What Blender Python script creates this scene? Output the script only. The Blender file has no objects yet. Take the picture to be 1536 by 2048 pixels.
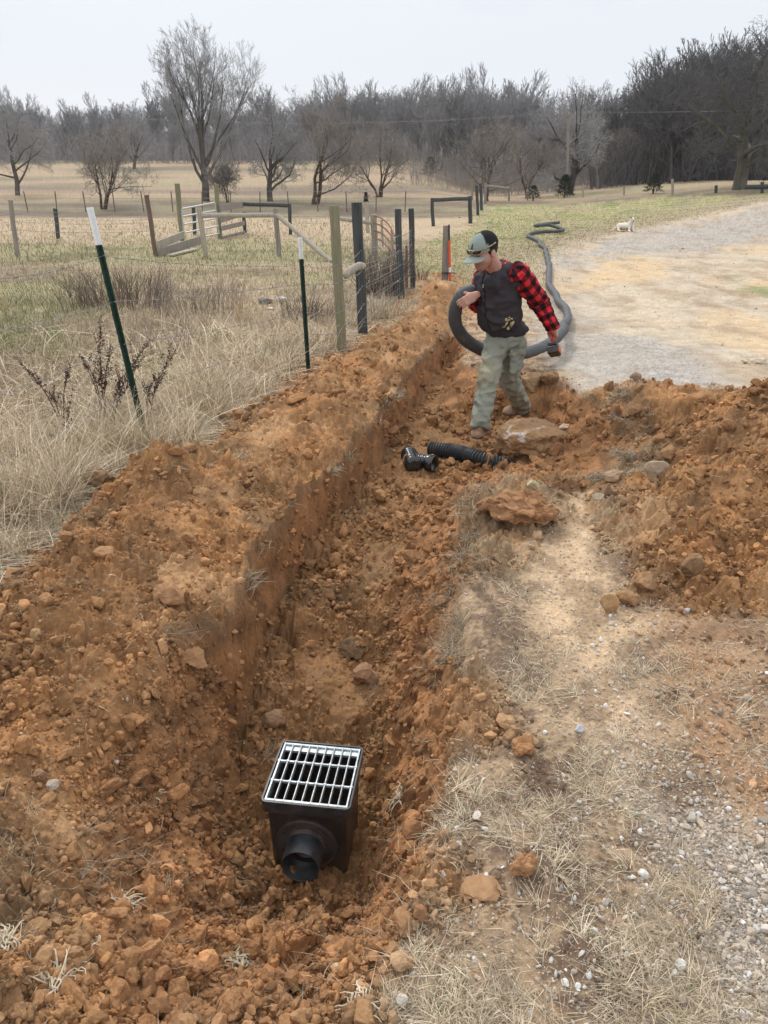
import bpy, math, random
import numpy as np
from mathutils import Vector, Matrix
random.seed(7)
rng = np.random.default_rng(7)
SC = bpy.context.scene
COL = SC.collection
R = math.radians
CAMH = 1.7
PITCH = R(24.3)
CT, ST = math.cos(PITCH), math.sin(PITCH)
FPX = 1538.0

# ------------------------------------------------------------ helpers
def P(px, py, Y):
    """world point seen at photo pixel (px,py) and standing at distance Y"""
    u = (px-768)/FPX; v = (py-1024)/FPX
    t = Y/(CT-v*ST)
    return np.array([u*t, Y, CAMH-t*(ST+v*CT)])

def W(px, py, z=0.0):
    u = (px-768)/FPX; v = (py-1024)/FPX
    t = (CAMH-z)/(ST+v*CT)
    return (u*t, (CT-v*ST)*t)

def world_origin(o):
    v = Vector((0, 0, 0))
    while o is not None:
        v = v+o.location; o = o.parent
    return v

def tag(o, label=None, cat=None, group=None, kind=None):
    if label: o['label'] = label
    if cat: o['category'] = cat
    if group: o['group'] = group
    if kind: o['kind'] = kind
    return o

def thing(name, label, cat, loc, group=None):
    o = bpy.data.objects.new(name, None)
    o.empty_display_size = 0.1
    COL.objects.link(o); o.location = tuple(float(a) for a in loc)
    return tag(o, label, cat, group)

def mk(name, V, F, mat, parent=None, origin=None, smooth=False, col=None, attrs=None, mats=None, midx=None):
    """V (N,3) world coordinates, F list of index arrays (each (M,k)) or one array"""
    V = np.asarray(V, dtype=np.float64).reshape(-1, 3)
    if origin is not None: org = Vector(tuple(float(a) for a in origin))
    elif parent is not None: org = world_origin(parent)
    else: org = Vector((0, 0, 0))
    Vl = (V-np.array(org)).astype(np.float32)
    if not isinstance(F, list): F = [F]
    F = [np.asarray(f, dtype=np.int32) for f in F if len(f)]
    me = bpy.data.meshes.new(name)
    nl = sum(f.size for f in F); nf = sum(len(f) for f in F)
    me.vertices.add(len(Vl)); me.vertices.foreach_set('co', Vl.ravel())
    me.loops.add(nl); me.polygons.add(nf)
    me.loops.foreach_set('vertex_index', np.concatenate([f.ravel() for f in F]))
    tot = np.concatenate([np.full(len(f), f.shape[1], dtype=np.int32) for f in F])
    st = np.concatenate([[0], np.cumsum(tot)[:-1]]).astype(np.int32)
    me.polygons.foreach_set('loop_start', st)
    me.polygons.foreach_set('loop_total', tot)
    if midx is not None: me.polygons.foreach_set('material_index', np.asarray(midx, dtype=np.int32))
    me.polygons.foreach_set('use_smooth', np.full(nf, bool(smooth)))
    if col is not None:
        c = np.ones((len(Vl), 4), dtype=np.float32); c[:, :3] = col
        a = me.color_attributes.new('Col', 'FLOAT_COLOR', 'POINT'); a.data.foreach_set('color', c.ravel())
    if attrs:
        for k, val in attrs.items():
            val = np.asarray(val, dtype=np.float32)
            if val.ndim == 2:
                a = me.attributes.new(k, 'FLOAT_VECTOR', 'POINT'); a.data.foreach_set('vector', val.ravel())
            else:
                a = me.attributes.new(k, 'FLOAT', 'POINT'); a.data.foreach_set('value', val)
    me.update(calc_edges=True); me.validate()
    for m in (mats or [mat]): me.materials.append(m)
    o = bpy.data.objects.new(name, me); COL.objects.link(o)
    if parent is not None:
        o.parent = parent
        if origin is not None: o.location = org-world_origin(parent)
    else: o.location = org
    return o

def copy_tree(o, parent=None):
    c = o.copy(); COL.objects.link(c); c.parent = parent
    for ch in list(o.children): copy_tree(ch, c)
    return c

class MB:
    """collects shapes of one part"""
    def __init__(s): s.V = []; s.F4 = []; s.F3 = []; s.n = 0
    def add(s, V, F):
        V = np.asarray(V, float)
        for f in F:
            (s.F4 if len(f) == 4 else s.F3).append([i+s.n for i in f])
        s.V.append(V); s.n += len(V)
    def box(s, c, size, rot=None, bev=0.0):
        c = np.array(c, float); hx, hy, hz = [a/2 for a in size]
        if bev <= 0:
            v = np.array([[x, y, z] for z in (-hz, hz) for y in (-hy, hy) for x in (-hx, hx)])
            f = [(0, 2, 3, 1), (4, 5, 7, 6), (0, 1, 5, 4), (2, 6, 7, 3), (0, 4, 6, 2), (1, 3, 7, 5)]
        else:
            b = bev; ring = []
            for z, k in ((-hz, 1), (-hz+b, 0), (hz-b, 0), (hz, 1)):
                e = b if k else 0
                X, Y = hx-e, hy-e; q = b
                ring.append([(X-q, -Y), (X, -Y+q), (X, Y-q), (X-q, Y), (-X+q, Y), (-X, Y-q), (-X, -Y+q), (-X+q, -Y)])
            v = []; zz = (-hz, -hz+b, hz-b, hz)
            for z, rr in zip(zz, ring): v += [(x, y, z) for x, y in rr]
            v = np.array(v); f = []
            for k in range(3):
                for i in range(8):
                    j = (i+1) % 8; f.append((k*8+i, k*8+j, k*8+8+j, k*8+8+i))
            v = np.vstack([v, [[0, 0, -hz], [0, 0, hz]]])
            for i in range(8):
                j = (i+1) % 8; f.append((32, j, i)); f.append((33, 24+i, 24+j))
        if rot is not None: v = v@np.array(rot).T
        s.add(v+c, f)
    def tube(s, pts, rad, n=8, cap=True, ell=None, up=None):
        pts = np.array(pts, float); m = len(pts)
        rad = np.full(m, rad) if np.isscalar(rad) else np.array(rad, float)
        T = np.gradient(pts, axis=0); T /= np.linalg.norm(T, axis=1)[:, None]+1e-12
        ref = np.array(up if up is not None else ([0, 0, 1.] if abs(T[0][2]) < .9 else [1., 0, 0]))
        N = np.cross(T[0], ref); N /= np.linalg.norm(N)
        V = []
        for i in range(m):
            N = N-T[i]*np.dot(N, T[i]); N /= np.linalg.norm(N)+1e-12
            B = np.cross(T[i], N)
            a = np.arange(n)*2*np.pi/n
            e = ell if ell is not None else 1.0
            V.append(pts[i]+rad[i]*(np.cos(a)[:, None]*N+e*np.sin(a)[:, None]*B))
        V = np.vstack(V); F = []
        for i in range(m-1):
            for j in range(n):
                k = (j+1) % n
                F.append((i*n+j, i*n+k, i*n+n+k, i*n+n+j))
        if cap:
            V = np.vstack([V, pts[:1], pts[-1:]])
            for j in range(n):
                k = (j+1) % n
                F.append((m*n, k, j)); F.append((m*n+1, (m-1)*n+j, (m-1)*n+k))
        s.add(V, F)
    def lathe(s, prof, c, axis, n=24, up=None):
        """prof: list of (dist along axis, radius)"""
        ax = np.array(axis, float); ax /= np.linalg.norm(ax)
        ref = np.array(up if up is not None else ([0, 0, 1.] if abs(ax[2]) < .9 else [1., 0, 0]))
        N = np.cross(ax, ref); N /= np.linalg.norm(N); B = np.cross(ax, N)
        a = np.arange(n)*2*np.pi/n; c = np.array(c, float); V = []
        for d, r in prof: V.append(c+ax*d+r*(np.cos(a)[:, None]*N+np.sin(a)[:, None]*B))
        V = np.vstack(V); F = []
        for i in range(len(prof)-1):
            for j in range(n):
                k = (j+1) % n
                F.append((i*n+j, i*n+k, i*n+n+k, i*n+n+j))
        s.add(V, F)
    def build(s, name, mat, parent=None, origin=None, smooth=False, rough=0, **kw):
        V = np.vstack(s.V)
        if rough: V = V+rough*np.stack([perlin3(V[:, 0]*9+i*7, V[:, 1]*9, V[:, 2]*5) for i in range(3)], 1)
        return mk(name, V, [np.array(s.F4, dtype=np.int32).reshape(-1, 4), np.array(s.F3, dtype=np.int32).reshape(-1, 3)], mat, parent, origin, smooth, **kw)

# ------------------------------------------------------------ numpy noise
_perm = np.random.default_rng(3).permutation(256).astype(np.int64)
_perm = np.concatenate([_perm, _perm, _perm])
_g3 = np.random.default_rng(4).normal(size=(256, 3)); _g3 /= np.linalg.norm(_g3, axis=1)[:, None]
_ga = np.random.default_rng(5).uniform(0, 2*np.pi, 256)
_g2x, _g2y = np.cos(_ga), np.sin(_ga)
def _fade(t): return t*t*t*(t*(t*6-15)+10)
def perlin2(x, y, seed=0):
    x = np.asarray(x, float)+seed*17.31; y = np.asarray(y, float)+seed*9.77
    xi = np.floor(x).astype(np.int64); yi = np.floor(y).astype(np.int64)
    xf = x-xi; yf = y-yi; u = _fade(xf); v = _fade(yf)
    def g(ix, iy, fx, fy):
        h = _perm[(_perm[ix & 255]+iy) & 255]
        return _g2x[h]*fx+_g2y[h]*fy
    a = g(xi, yi, xf, yf); b = g(xi+1, yi, xf-1, yf); c = g(xi, yi+1, xf, yf-1); d = g(xi+1, yi+1, xf-1, yf-1)
    return (a+u*(b-a)+v*(c-a)+u*v*(a-b-c+d))*1.5
def perlin3(x, y, z, seed=0):
    x = np.asarray(x, float)+seed*17.31; y = np.asarray(y, float)+seed*9.77; z = np.asarray(z, float)+seed*5.13
    xi = np.floor(x).astype(np.int64); yi = np.floor(y).astype(np.int64); zi = np.floor(z).astype(np.int64)
    xf = x-xi; yf = y-yi; zf = z-zi; u = _fade(xf); v = _fade(yf); w = _fade(zf)
    def g(a, b, c):
        h = _perm[(_perm[(_perm[(xi+a) & 255]+yi+b) & 255]+zi+c) & 255]
        G = _g3[h]
        return G[..., 0]*(xf-a)+G[..., 1]*(yf-b)+G[..., 2]*(zf-c)
    def l(a, b, t): return a+t*(b-a)
    return 1.5*l(l(l(g(0, 0, 0), g(1, 0, 0), u), l(g(0, 1, 0), g(1, 1, 0), u), v), l(l(g(0, 0, 1), g(1, 0, 1), u), l(g(0, 1, 1), g(1, 1, 1), u), v), w)
def fbm2(x, y, o=4, seed=0, gain=.5):
    s = 0; a = 1.
    for i in range(o): s = s+a*perlin2(x*2**i, y*2**i, seed+i*3); a *= gain
    return s
_wx = np.random.default_rng(8).random(256); _wy = np.random.default_rng(9).random(256); _wr = np.random.default_rng(10).random(256)
def worley(x, y, seed=0):
    """distance to nearest feature, its random id, distance to the second"""
    x = np.asarray(x, float)+seed*13.7; y = np.asarray(y, float)+seed*7.9
    xi = np.floor(x).astype(np.int64); yi = np.floor(y).astype(np.int64)
    F1 = np.full(x.shape, 9.); F2 = np.full(x.shape, 9.); ID = np.zeros(x.shape)
    for a in (-1, 0, 1):
        for b in (-1, 0, 1):
            h = _perm[(_perm[(xi+a) & 255]+yi+b) & 255]
            d = np.hypot(xi+a+_wx[h]-x, yi+b+_wy[h]-y)
            c = d < F1
            F2 = np.where(c, F1, np.minimum(F2, d)); ID = np.where(c, _wr[h], ID); F1 = np.where(c, d, F1)
    return F1, ID, F2
def sstep(a, b, x):
    t = np.clip((x-a)/(b-a), 0, 1); return t*t*(3-2*t)
def poly_sd(x, y, poly):
    """signed distance to a polygon, negative inside"""
    x = np.asarray(x, float); y = np.asarray(y, float)
    d = np.full(x.shape, 1e9); ins = np.zeros(x.shape, bool)
    n = len(poly)
    for i in range(n):
        ax, ay = poly[i]; bx, by = poly[(i+1) % n]
        ex, ey = bx-ax, by-ay; wx, wy = x-ax, y-ay
        t = np.clip((wx*ex+wy*ey)/(ex*ex+ey*ey+1e-12), 0, 1)
        d = np.minimum(d, (wx-ex*t)**2+(wy-ey*t)**2)
        c = ((ay > y) != (by > y))
        if ey != 0: ins ^= c & (x < (bx-ax)*(y-ay)/(by-ay)+ax)
    return np.where(ins, -1, 1)*np.sqrt(d)

# ------------------------------------------------------------ signed distance modelling
class SDF:
    def __init__(s, lo, hi, h):
        s.lo = np.array(lo, float); s.h = h
        s.n = np.ceil((np.array(hi, float)-s.lo)/h).astype(int)+1
        s.f = np.full(s.n, .12)
    def _blk(s, lo, hi):
        a = np.clip(np.floor((lo-s.lo)/s.h).astype(int), 0, s.n); b = np.clip(np.ceil((hi-s.lo)/s.h).astype(int)+1, 0, s.n)
        sl = tuple(slice(a[i], b[i]) for i in range(3))
        ax = [s.lo[i]+s.h*np.arange(a[i], b[i]) for i in range(3)]
        X, Y, Z = np.meshgrid(*ax, indexing='ij')
        return sl, X, Y, Z
    def _put(s, sl, d, k, mode):
        f = s.f[sl]
        if mode == 'sub': d = -d; s.f[sl] = np.maximum(f, d) if k <= 0 else -(_smin(-f, -d, k)); return
        if mode == 'and': s.f[sl] = np.maximum(f, d); return
        s.f[sl] = _smin(f, d, k)
    def cap(s, p0, p1, r0, r1=None, k=.02, flat=None, mode='add'):
        p0 = np.array(p0, float); p1 = np.array(p1, float); r1 = r0 if r1 is None else r1
        m = max(r0, r1)+.06
        sl, X, Y, Z = s._blk(np.minimum(p0, p1)-m, np.maximum(p0, p1)+m)
        Q = np.stack([X, Y, Z], -1)
        if flat is not None:
            d, q = np.array(flat[0], float), flat[1]; d = d/np.linalg.norm(d)
            c = (Q-p0)@d; cl = None
            Q = Q+d*(c*(1/q-1))[..., None]; p1 = p1+d*(np.dot(p1-p0, d)*(1/q-1))
        e = p1-p0; L = np.dot(e, e)+1e-12
        t = np.clip(((Q-p0)@e)/L, 0, 1)
        dd = np.linalg.norm(Q-p0-t[..., None]*e, axis=-1)-(r0+(r1-r0)*t)
        s._put(sl, dd, k, mode)
    def ell(s, c, r, Rm=None, k=.02, mode='add'):
        c = np.array(c, float); r = np.array(r, float); m = r.max()+.06
        sl, X, Y, Z = s._blk(c-m, c+m)
        Q = np.stack([X, Y, Z], -1)-c
        if Rm is not None: Q = Q@np.array(Rm).T
        k0 = np.linalg.norm(Q/r, axis=-1); k1 = np.linalg.norm(Q/(r*r), axis=-1)+1e-9
        s._put(sl, k0*(k0-1)/k1, k, mode)
    def box(s, c, hs, Rm=None, rnd=.005, k=.01, mode='add'):
        c = np.array(c, float); hs = np.array(hs, float); m = np.linalg.norm(hs)+.06
        sl, X, Y, Z = s._blk(c-m, c+m)
        Q = np.stack([X, Y, Z], -1)-c
        if Rm is not None: Q = Q@np.array(Rm).T
        q = np.abs(Q)-hs+rnd
        s._put(sl, np.linalg.norm(np.maximum(q, 0), axis=-1)+np.minimum(q.max(-1), 0)-rnd, k, mode)
    def plane(s, p, n):
        """keep the side opposite to n"""
        n = np.array(n, float); n /= np.linalg.norm(n)
        X, Y, Z = s.grid()
        s.f = np.maximum(s.f, (X-p[0])*n[0]+(Y-p[1])*n[1]+(Z-p[2])*n[2])
    def grid(s):
        ax = [s.lo[i]+s.h*np.arange(s.n[i]) for i in range(3)]
        return np.meshgrid(*ax, indexing='ij')
    def mesh(s):
        f = s.f.copy(); f[0] = f[-1] = .1; f[:, 0] = f[:, -1] = .1; f[:, :, 0] = f[:, :, -1] = .1
        ins = f < 0
        nx, ny, nz = [a-1 for a in s.n]
        C = [(i, j, k) for i in (0, 1) for j in (0, 1) for k in (0, 1)]
        sub = lambda A, c: A[c[0]:c[0]+nx, c[1]:c[1]+ny, c[2]:c[2]+nz]
        al = np.ones((nx, ny, nz), bool); an = np.zeros((nx, ny, nz), bool)
        for a in C: al &= sub(ins, a); an |= sub(ins, a)
        act = an & ~al; idx = -np.ones((nx, ny, nz), dtype=np.int32); idx[act] = np.arange(act.sum())
        ijk = np.argwhere(act); cnt = np.zeros(len(ijk)); acc = np.zeros((len(ijk), 3))
        at = lambda c: f[ijk[:, 0]+c[0], ijk[:, 1]+c[1], ijk[:, 2]+c[2]]
        for a in C:
            for ax in range(3):
                if a[ax] == 1: continue
                b = list(a); b[ax] = 1; b = tuple(b)
                fa, fb = at(a), at(b); cr = (fa < 0) != (fb < 0)
                t = np.where(cr, fa/np.where(fa == fb, 1, fa-fb), 0)
                cnt += cr
                for q in range(3): acc[:, q] += np.where(cr, a[q]+(t if q == ax else 0), 0)
        V = s.lo+s.h*(ijk+acc/cnt[:, None])
        F = []
        for ax in range(3):
            o1, o2 = [(1, 2), (2, 0), (0, 1)][ax]
            sa = [slice(1, -1)]*3; sb = [slice(1, -1)]*3
            sa[ax] = slice(0, -1); sb[ax] = slice(1, None)
            A = ins[tuple(sa)]; B = ins[tuple(sb)]; e = np.argwhere(A != B)
            if not len(e): continue
            base = e.copy()
            for q in range(3):
                if q != ax: base[:, q] += 1
            def ci(d1, d2):
                c = base.copy(); c[:, o1] -= d1; c[:, o2] -= d2
                return idx[c[:, 0], c[:, 1], c[:, 2]]
            quad = np.stack([ci(1, 1), ci(0, 1), ci(0, 0), ci(1, 0)], 1)
            fl = B[e[:, 0], e[:, 1], e[:, 2]]
            quad[fl] = quad[fl][:, ::-1]
            F.append(quad[(quad >= 0).all(1)])
        return V, np.vstack(F)
def _smin(a, b, k):
    if k <= 0: return np.minimum(a, b)
    h = np.maximum(k-np.abs(a-b), 0)/k
    return np.minimum(a, b)-h*h*k*.25

# ------------------------------------------------------------ materials
def nmat(name):
    m = bpy.data.materials.new(name); m.use_nodes = True
    nt = m.node_tree; b = nt.nodes['Principled BSDF']
    return m, nt, b
def node(nt, t, **kw):
    n = nt.nodes.new(t)
    for k, v in kw.items():
        if k in n.inputs.keys(): n.inputs[k].default_value = v
        else: setattr(n, k, v)
    return n
def mixc(nt, a, b, fac, mode='MIX'):
    n = nt.nodes.new('ShaderNodeMix'); n.data_type = 'RGBA'; n.blend_type = mode
    for s, v in ((n.inputs[0], fac), (n.inputs[6], a), (n.inputs[7], b)):
        if isinstance(v, bpy.types.NodeSocket): nt.links.new(v, s)
        elif isinstance(v, (int, float)): s.default_value = v
        else: s.default_value = (*v, 1)
    return n.outputs[2]
def ramp(nt, fac, stops):
    n = nt.nodes.new('ShaderNodeValToRGB'); nt.links.new(fac, n.inputs[0])
    e = n.color_ramp.elements
    while len(e) < len(stops): e.new(.5)
    for q, (p, c) in zip(e, stops):
        q.position = p; q.color = (c, c, c, 1) if isinstance(c, (int, float)) else (*c, 1)
    return n.outputs[0]
def noise(nt, scale, detail=4, rough=.6, vec=None, dist=0):
    n = nt.nodes.new('ShaderNodeTexNoise'); n.inputs['Scale'].default_value = scale
    n.inputs['Detail'].default_value = detail; n.inputs['Roughness'].default_value = rough; n.inputs['Distortion'].default_value = dist
    if vec is not None: nt.links.new(vec, n.inputs['Vector'])
    return n.outputs['Fac']
def coords(nt, scale=None, kind='Object'):
    n = nt.nodes.new('ShaderNodeTexCoord'); o = n.outputs[kind]
    if scale:
        m = nt.nodes.new('ShaderNodeMapping'); m.inputs['Scale'].default_value = scale
        nt.links.new(o, m.inputs['Vector']); o = m.outputs['Vector']
    return o
def bump(nt, b, h, strength=.3, dist=.01):
    n = nt.nodes.new('ShaderNodeBump'); n.inputs['Strength'].default_value = strength; n.inputs['Distance'].default_value = dist
    nt.links.new(h, n.inputs['Height']); nt.links.new(n.outputs[0], b.inputs['Normal'])
def simple(name, col, rough=.7, metal=0, var=.25, scale=8, dark=None, bmp=0, vs=None, spec=.3):
    m, nt, b = nmat(name)
    v = coords(nt, vs)
    f = noise(nt, scale, 5, .65, v)
    dk = dark or tuple(c*(1-var*1.6) for c in col)
    lt = tuple(min(1, c*(1+var)) for c in col)
    c = mixc(nt, dk, lt, ramp(nt, f, [(.3, 0.), (.7, 1.)]))
    nt.links.new(c, b.inputs['Base Color'])
    b.inputs['Roughness'].default_value = rough; b.inputs['Metallic'].default_value = metal
    b.inputs['Specular IOR Level'].default_value = spec
    if bmp: bump(nt, b, noise(nt, scale*3, 4, .7, v), bmp)
    return m
def vcol(name, rough=.85, scale=40, lo=.75, hi=1.2, bmp=0, bscale=60, spec=.15, transl=0):
    """per-vertex colour of the thing itself, broken up by noise"""
    m, nt, b = nmat(name)
    a = nt.nodes.new('ShaderNodeAttribute'); a.attribute_name = 'Col'
    f = noise(nt, scale, 5, .7, coords(nt))
    c = mixc(nt, a.outputs['Color'], ramp(nt, f, [(.25, lo), (.75, hi)]), 1.0, 'MULTIPLY')
    nt.links.new(c, b.inputs['Base Color']); b.inputs['Roughness'].default_value = rough
    b.inputs['Specular IOR Level'].default_value = spec
    if bmp: bump(nt, b, noise(nt, bscale, 5, .75, coords(nt)), bmp, .006)
    return m

# ------------------------------------------------------------ camera, sky, sun
cam = bpy.data.cameras.new('camera'); co = bpy.data.objects.new('camera', cam); COL.objects.link(co)
co.location = (0, 0, CAMH); co.rotation_euler = (math.pi/2-PITCH, 0, 0)
cam.sensor_fit = 'VERTICAL'; cam.sensor_height = 24; cam.lens = 24*FPX/2048
cam.clip_start = .05; cam.clip_end = 3000
SC.camera = co
w = bpy.data.worlds.new('World'); SC.world = w; w.use_nodes = True
nt = w.node_tree; bg = nt.nodes['Background']
sky = nt.nodes.new('ShaderNodeTexSky'); sky.sky_type = 'NISHITA'; sky.sun_disc = False
SUN_EL, SUN_AZ = R(46), R(-25)
sky.sun_elevation = SUN_EL; sky.sun_rotation = SUN_AZ; sky.dust_density = 3
tc = nt.nodes.new('ShaderNodeTexCoord'); sep = nt.nodes.new('ShaderNodeSeparateXYZ'); nt.links.new(tc.outputs['Generated'], sep.inputs[0])
mp = nt.nodes.new('ShaderNodeMapping'); mp.inputs['Scale'].default_value = (1, 1, 5); nt.links.new(tc.outputs['Generated'], mp.inputs[0])
cl = noise(nt, 1.6, 5, .5, mp.outputs[0], .3)
# overcast cover: pale near the horizon, brighter overhead, broken by thin bluish gaps
base = ramp(nt, sep.outputs[2], [(0., (6.8, 7.0, 7.3)), (.10, (6.1, 6.5, 7.0)), (.32, (6.5, 6.8, 7.2)), (.6, (9.5, 9.6, 9.8)), (1., (11.5, 11.5, 11.6))])
cloud = mixc(nt, base, ramp(nt, cl, [(.38, (.86, .93, .98)), (.56, (1.03, 1.01, 1.01))]), 1.0, 'MULTIPLY')
fin = mixc(nt, cloud, sky.outputs[0], .06)
nt.links.new(fin, bg.inputs[0]); bg.inputs[1].default_value = .1
sun = bpy.data.lights.new('sun', 'SUN'); sun.energy = 1.5; sun.angle = R(10); sun.color = (1, .97, .92)
so = bpy.data.objects.new('sun', sun); COL.objects.link(so)
sd = Vector((math.cos(SUN_EL)*math.sin(SUN_AZ), math.cos(SUN_EL)*math.cos(SUN_AZ), math.sin(SUN_EL)))
so.rotation_euler = sd.to_track_quat('Z', 'Y').to_euler(); so.location = sd*50
SC.view_settings.view_transform = 'Standard'; SC.view_settings.look = 'None'; SC.view_settings.gamma = 1
SC.view_settings.exposure = .46
SC.cycles.max_bounces = 5; SC.cycles.diffuse_bounces = 3; SC.cycles.transparent_max_bounces = 4
# ------------------------------------------------------------ terrain
def z_plane(x, y):
    z = -.30*sstep(1.5, 13, y)-.06*sstep(13, 30, y)
    z = z+1.15*sstep(8, 26, x)*sstep(16, 46, y)
    # far meadow that climbs behind the tree row, falling off to the right
    hill = sstep(44, 118, y)*(2.6-3.6*sstep(.035, .13, x/np.maximum(y, 1))*1.0)
    z = z+np.where(x/np.maximum(y, 1) < .2, hill, hill*1.0)
    z = z-.25*np.exp(-((y-41)/3.5)**2)*(1-sstep(-2, 6, x))
    z = z+sstep(150, 400, y)*6
    return z
def Gp(px, py):
    u = (px-768)/FPX; v = (py-1024)/FPX
    t = np.geomspace(.8, 400, 4000); x = u*t; y = (CT-v*ST)*t; z = CAMH-t*(ST+v*CT)
    g_ = z_plane(x, y); k = int(np.argmax(z < g_))
    if not (z < g_).any(): k = 3000
    return (float(x[k]), float(y[k]))
LIP = [(.92, 11.3), (.74, 9.7), (.20, 7.29), (-.04, 5.92), (-.28, 4.75), (-.50, 4.07), (-.63, 3.37), (-.64, 2.93), (-.66, 2.7), (-.84, 2.4), (-.94, 2.0), (-.92, 1.7), (-.84, 1.30), (-.62, 1.02), (-.2, .98), (.04, 1.15),
       (.16, 1.5), (.21, 1.8), (.26, 2.04), (.32, 2.38), (.38, 2.85), (.48, 3.43), (.6, 4.0), (.9, 4.2), (1.6, 4.15), (1.85, 4.6), (1.9, 5.8), (1.75, 7.0), (1.15, 7.5), (.85, 8.0), (1.0, 9.7), (1.1, 11.3)]
FLO = [(.86, 9.6), (.33, 7.3), (.08, 6.), (-.19, 4.85), (-.42, 4.2), (-.56, 3.5), (-.58, 2.95), (-.59, 2.75), (-.60, 2.45), (-.56, 2.2), (-.52, 1.95), (-.42, 1.74), (-.08, 1.72), (-.03, 2.1), (.0, 2.54), (.0, 2.9), (.04, 3.5), (.08, 4.3),
       (.3, 5.0), (.8, 5.3), (1.0, 5.7), (1.5, 6.2), (1.45, 6.9), (1.0, 7.0), (.6, 7.1), (.58, 7.6), (.93, 9.6)]
def zf(x, y):
    return np.interp(y, [1.5, 2.4, 3., 4., 5., 6., 8., 10., 11.5], [-.60, -.60, -.50, -.40, -.40, -.44, -.48, -.50, -.45])
# spoil heaps: x, y, rx, ry, turn, height
HEAPS = [(1.85, 5.5, .62, .40, 0, .25), (2.4, 5.45, .7, .4, 0, .10), (2.4, 4.6, .7, .4, 0, .14), (2.2, 3.95, .8, .5, .1, .10), (2.75, 5.0, .55, .5, .2, .36), (3.9, 4.6, .8, .8, 0, .36), (1.95, 4.75, .5, .25, .1, .06), (2.5, 3.8, .9, .6, .2, .16), (1.75, 4.0, .4, .35, 0, .08),
         (1.45, 3.55, .35, .3, 0, .05), (.62, 3.95, .35, .28, .1, .12), (.60, 5.15, .28, .16, .3, .05), (.35, 4.55, .2, .2, 0, .05), (.98, 12.4, .55, .6, 0, .34), (.75, 11.2, .3, .8, 0, .16),
         (-.72, 4.1, .25, .45, .2, .06), (-1.2, 3.95, .22, .2, 0, .20), (-.95, 3.1, .3, .35, 0, .06), (-.9, 2.4, .3, .35, 0, .07), (-.25, 5.6, .2, .5, -.3, .09), (.2, 7.9, .2, .7, -.3, .08), (.45, 9.3, .2, .6, -.3, .09),
         (-.65, 5.6, .22, .4, 0, .05), (-1.25, 2.75, .3, .3, 0, .05), (-.35, 1.05, .35, .2, 0, .03), (1.2, 4.52, .32, .13, 0, -.16), (1.8, 4.4, .45, .13, .1, -.12), (.35, 3.1, .15, .3, 0, .02)]
DIRT = [Gp(*p) for p in [(-420, 1260), (0, 1170), (110, 1060), (190, 960), (300, 965), (400, 885), (560, 765), (690, 692), (790, 640), (835, 590), (840, 545), (905, 545), (925, 590), (935, 650), (905, 690), (930, 730), (1000, 760), (1040, 745), (1110, 752),
        (1130, 785), (1200, 776), (1290, 772), (1400, 790), (1480, 782), (1650, 800), (2000, 1000), (1990, 1250), (1536, 1235), (1330, 1215), (1240, 1190), (1230, 1100), (1200, 1050), (1165, 990), (1135, 1020), (1085, 1090), (1010, 1150), (900, 1195), (870, 1230),
        (905, 1330), (1000, 1380), (1065, 1490), (1040, 1530), (935, 1530), (885, 1600), (880, 1700), (930, 1780), (860, 1850), (800, 1900), (770, 2000), (800, 2300), (-900, 2300)]]
SCUFF = [Gp(*p) for p in [(1300, 1225), (1700, 1225), (1900, 1700), (1560, 1700), (1440, 1650), (1330, 1540), (1290, 1430), (1280, 1300)]]
ROAD = [Gp(*p) for p in [(1112, 748), (1080, 700), (1075, 640), (1068, 570), (1075, 520), (1130, 490), (1215, 470), (1310, 452), (1420, 425), (1545, 398), (1800, 390), (3400, 460), (3400, 1400), (2000, 1300), (1700, 1220), (1500, 800), (1400, 792), (1290, 775), (1130, 790)]]
NEARG = [Gp(*p) for p in [(1165, 985), (1200, 1040), (1250, 1130), (1275, 1200), (1300, 1330), (1330, 1460), (1450, 1600), (1600, 1680), (1950, 1700), (2100, 2300), (1600, 2300), (1500, 2048), (1400, 1880), (1350, 1740), (1270, 1560), (1170, 1450), (1130, 1330), (1080, 1200), (1010, 1160), (1070, 1100), (1120, 1030)]]
LAWN = [Gp(*p) for p in [(830, 545), (840, 490), (950, 455), (960, 412), (1300, 396), (1700, 385), (1700, 392), (1545, 398), (1420, 425), (1310, 452), (1215, 470), (1130, 490), (1075, 520), (1068, 570), (930, 590), (905, 545)]]
GPATCH = [Gp(*p) for p in [(1480, 560), (1536, 575), (1700, 570), (1700, 605), (1560, 600), (1490, 585)]]

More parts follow.
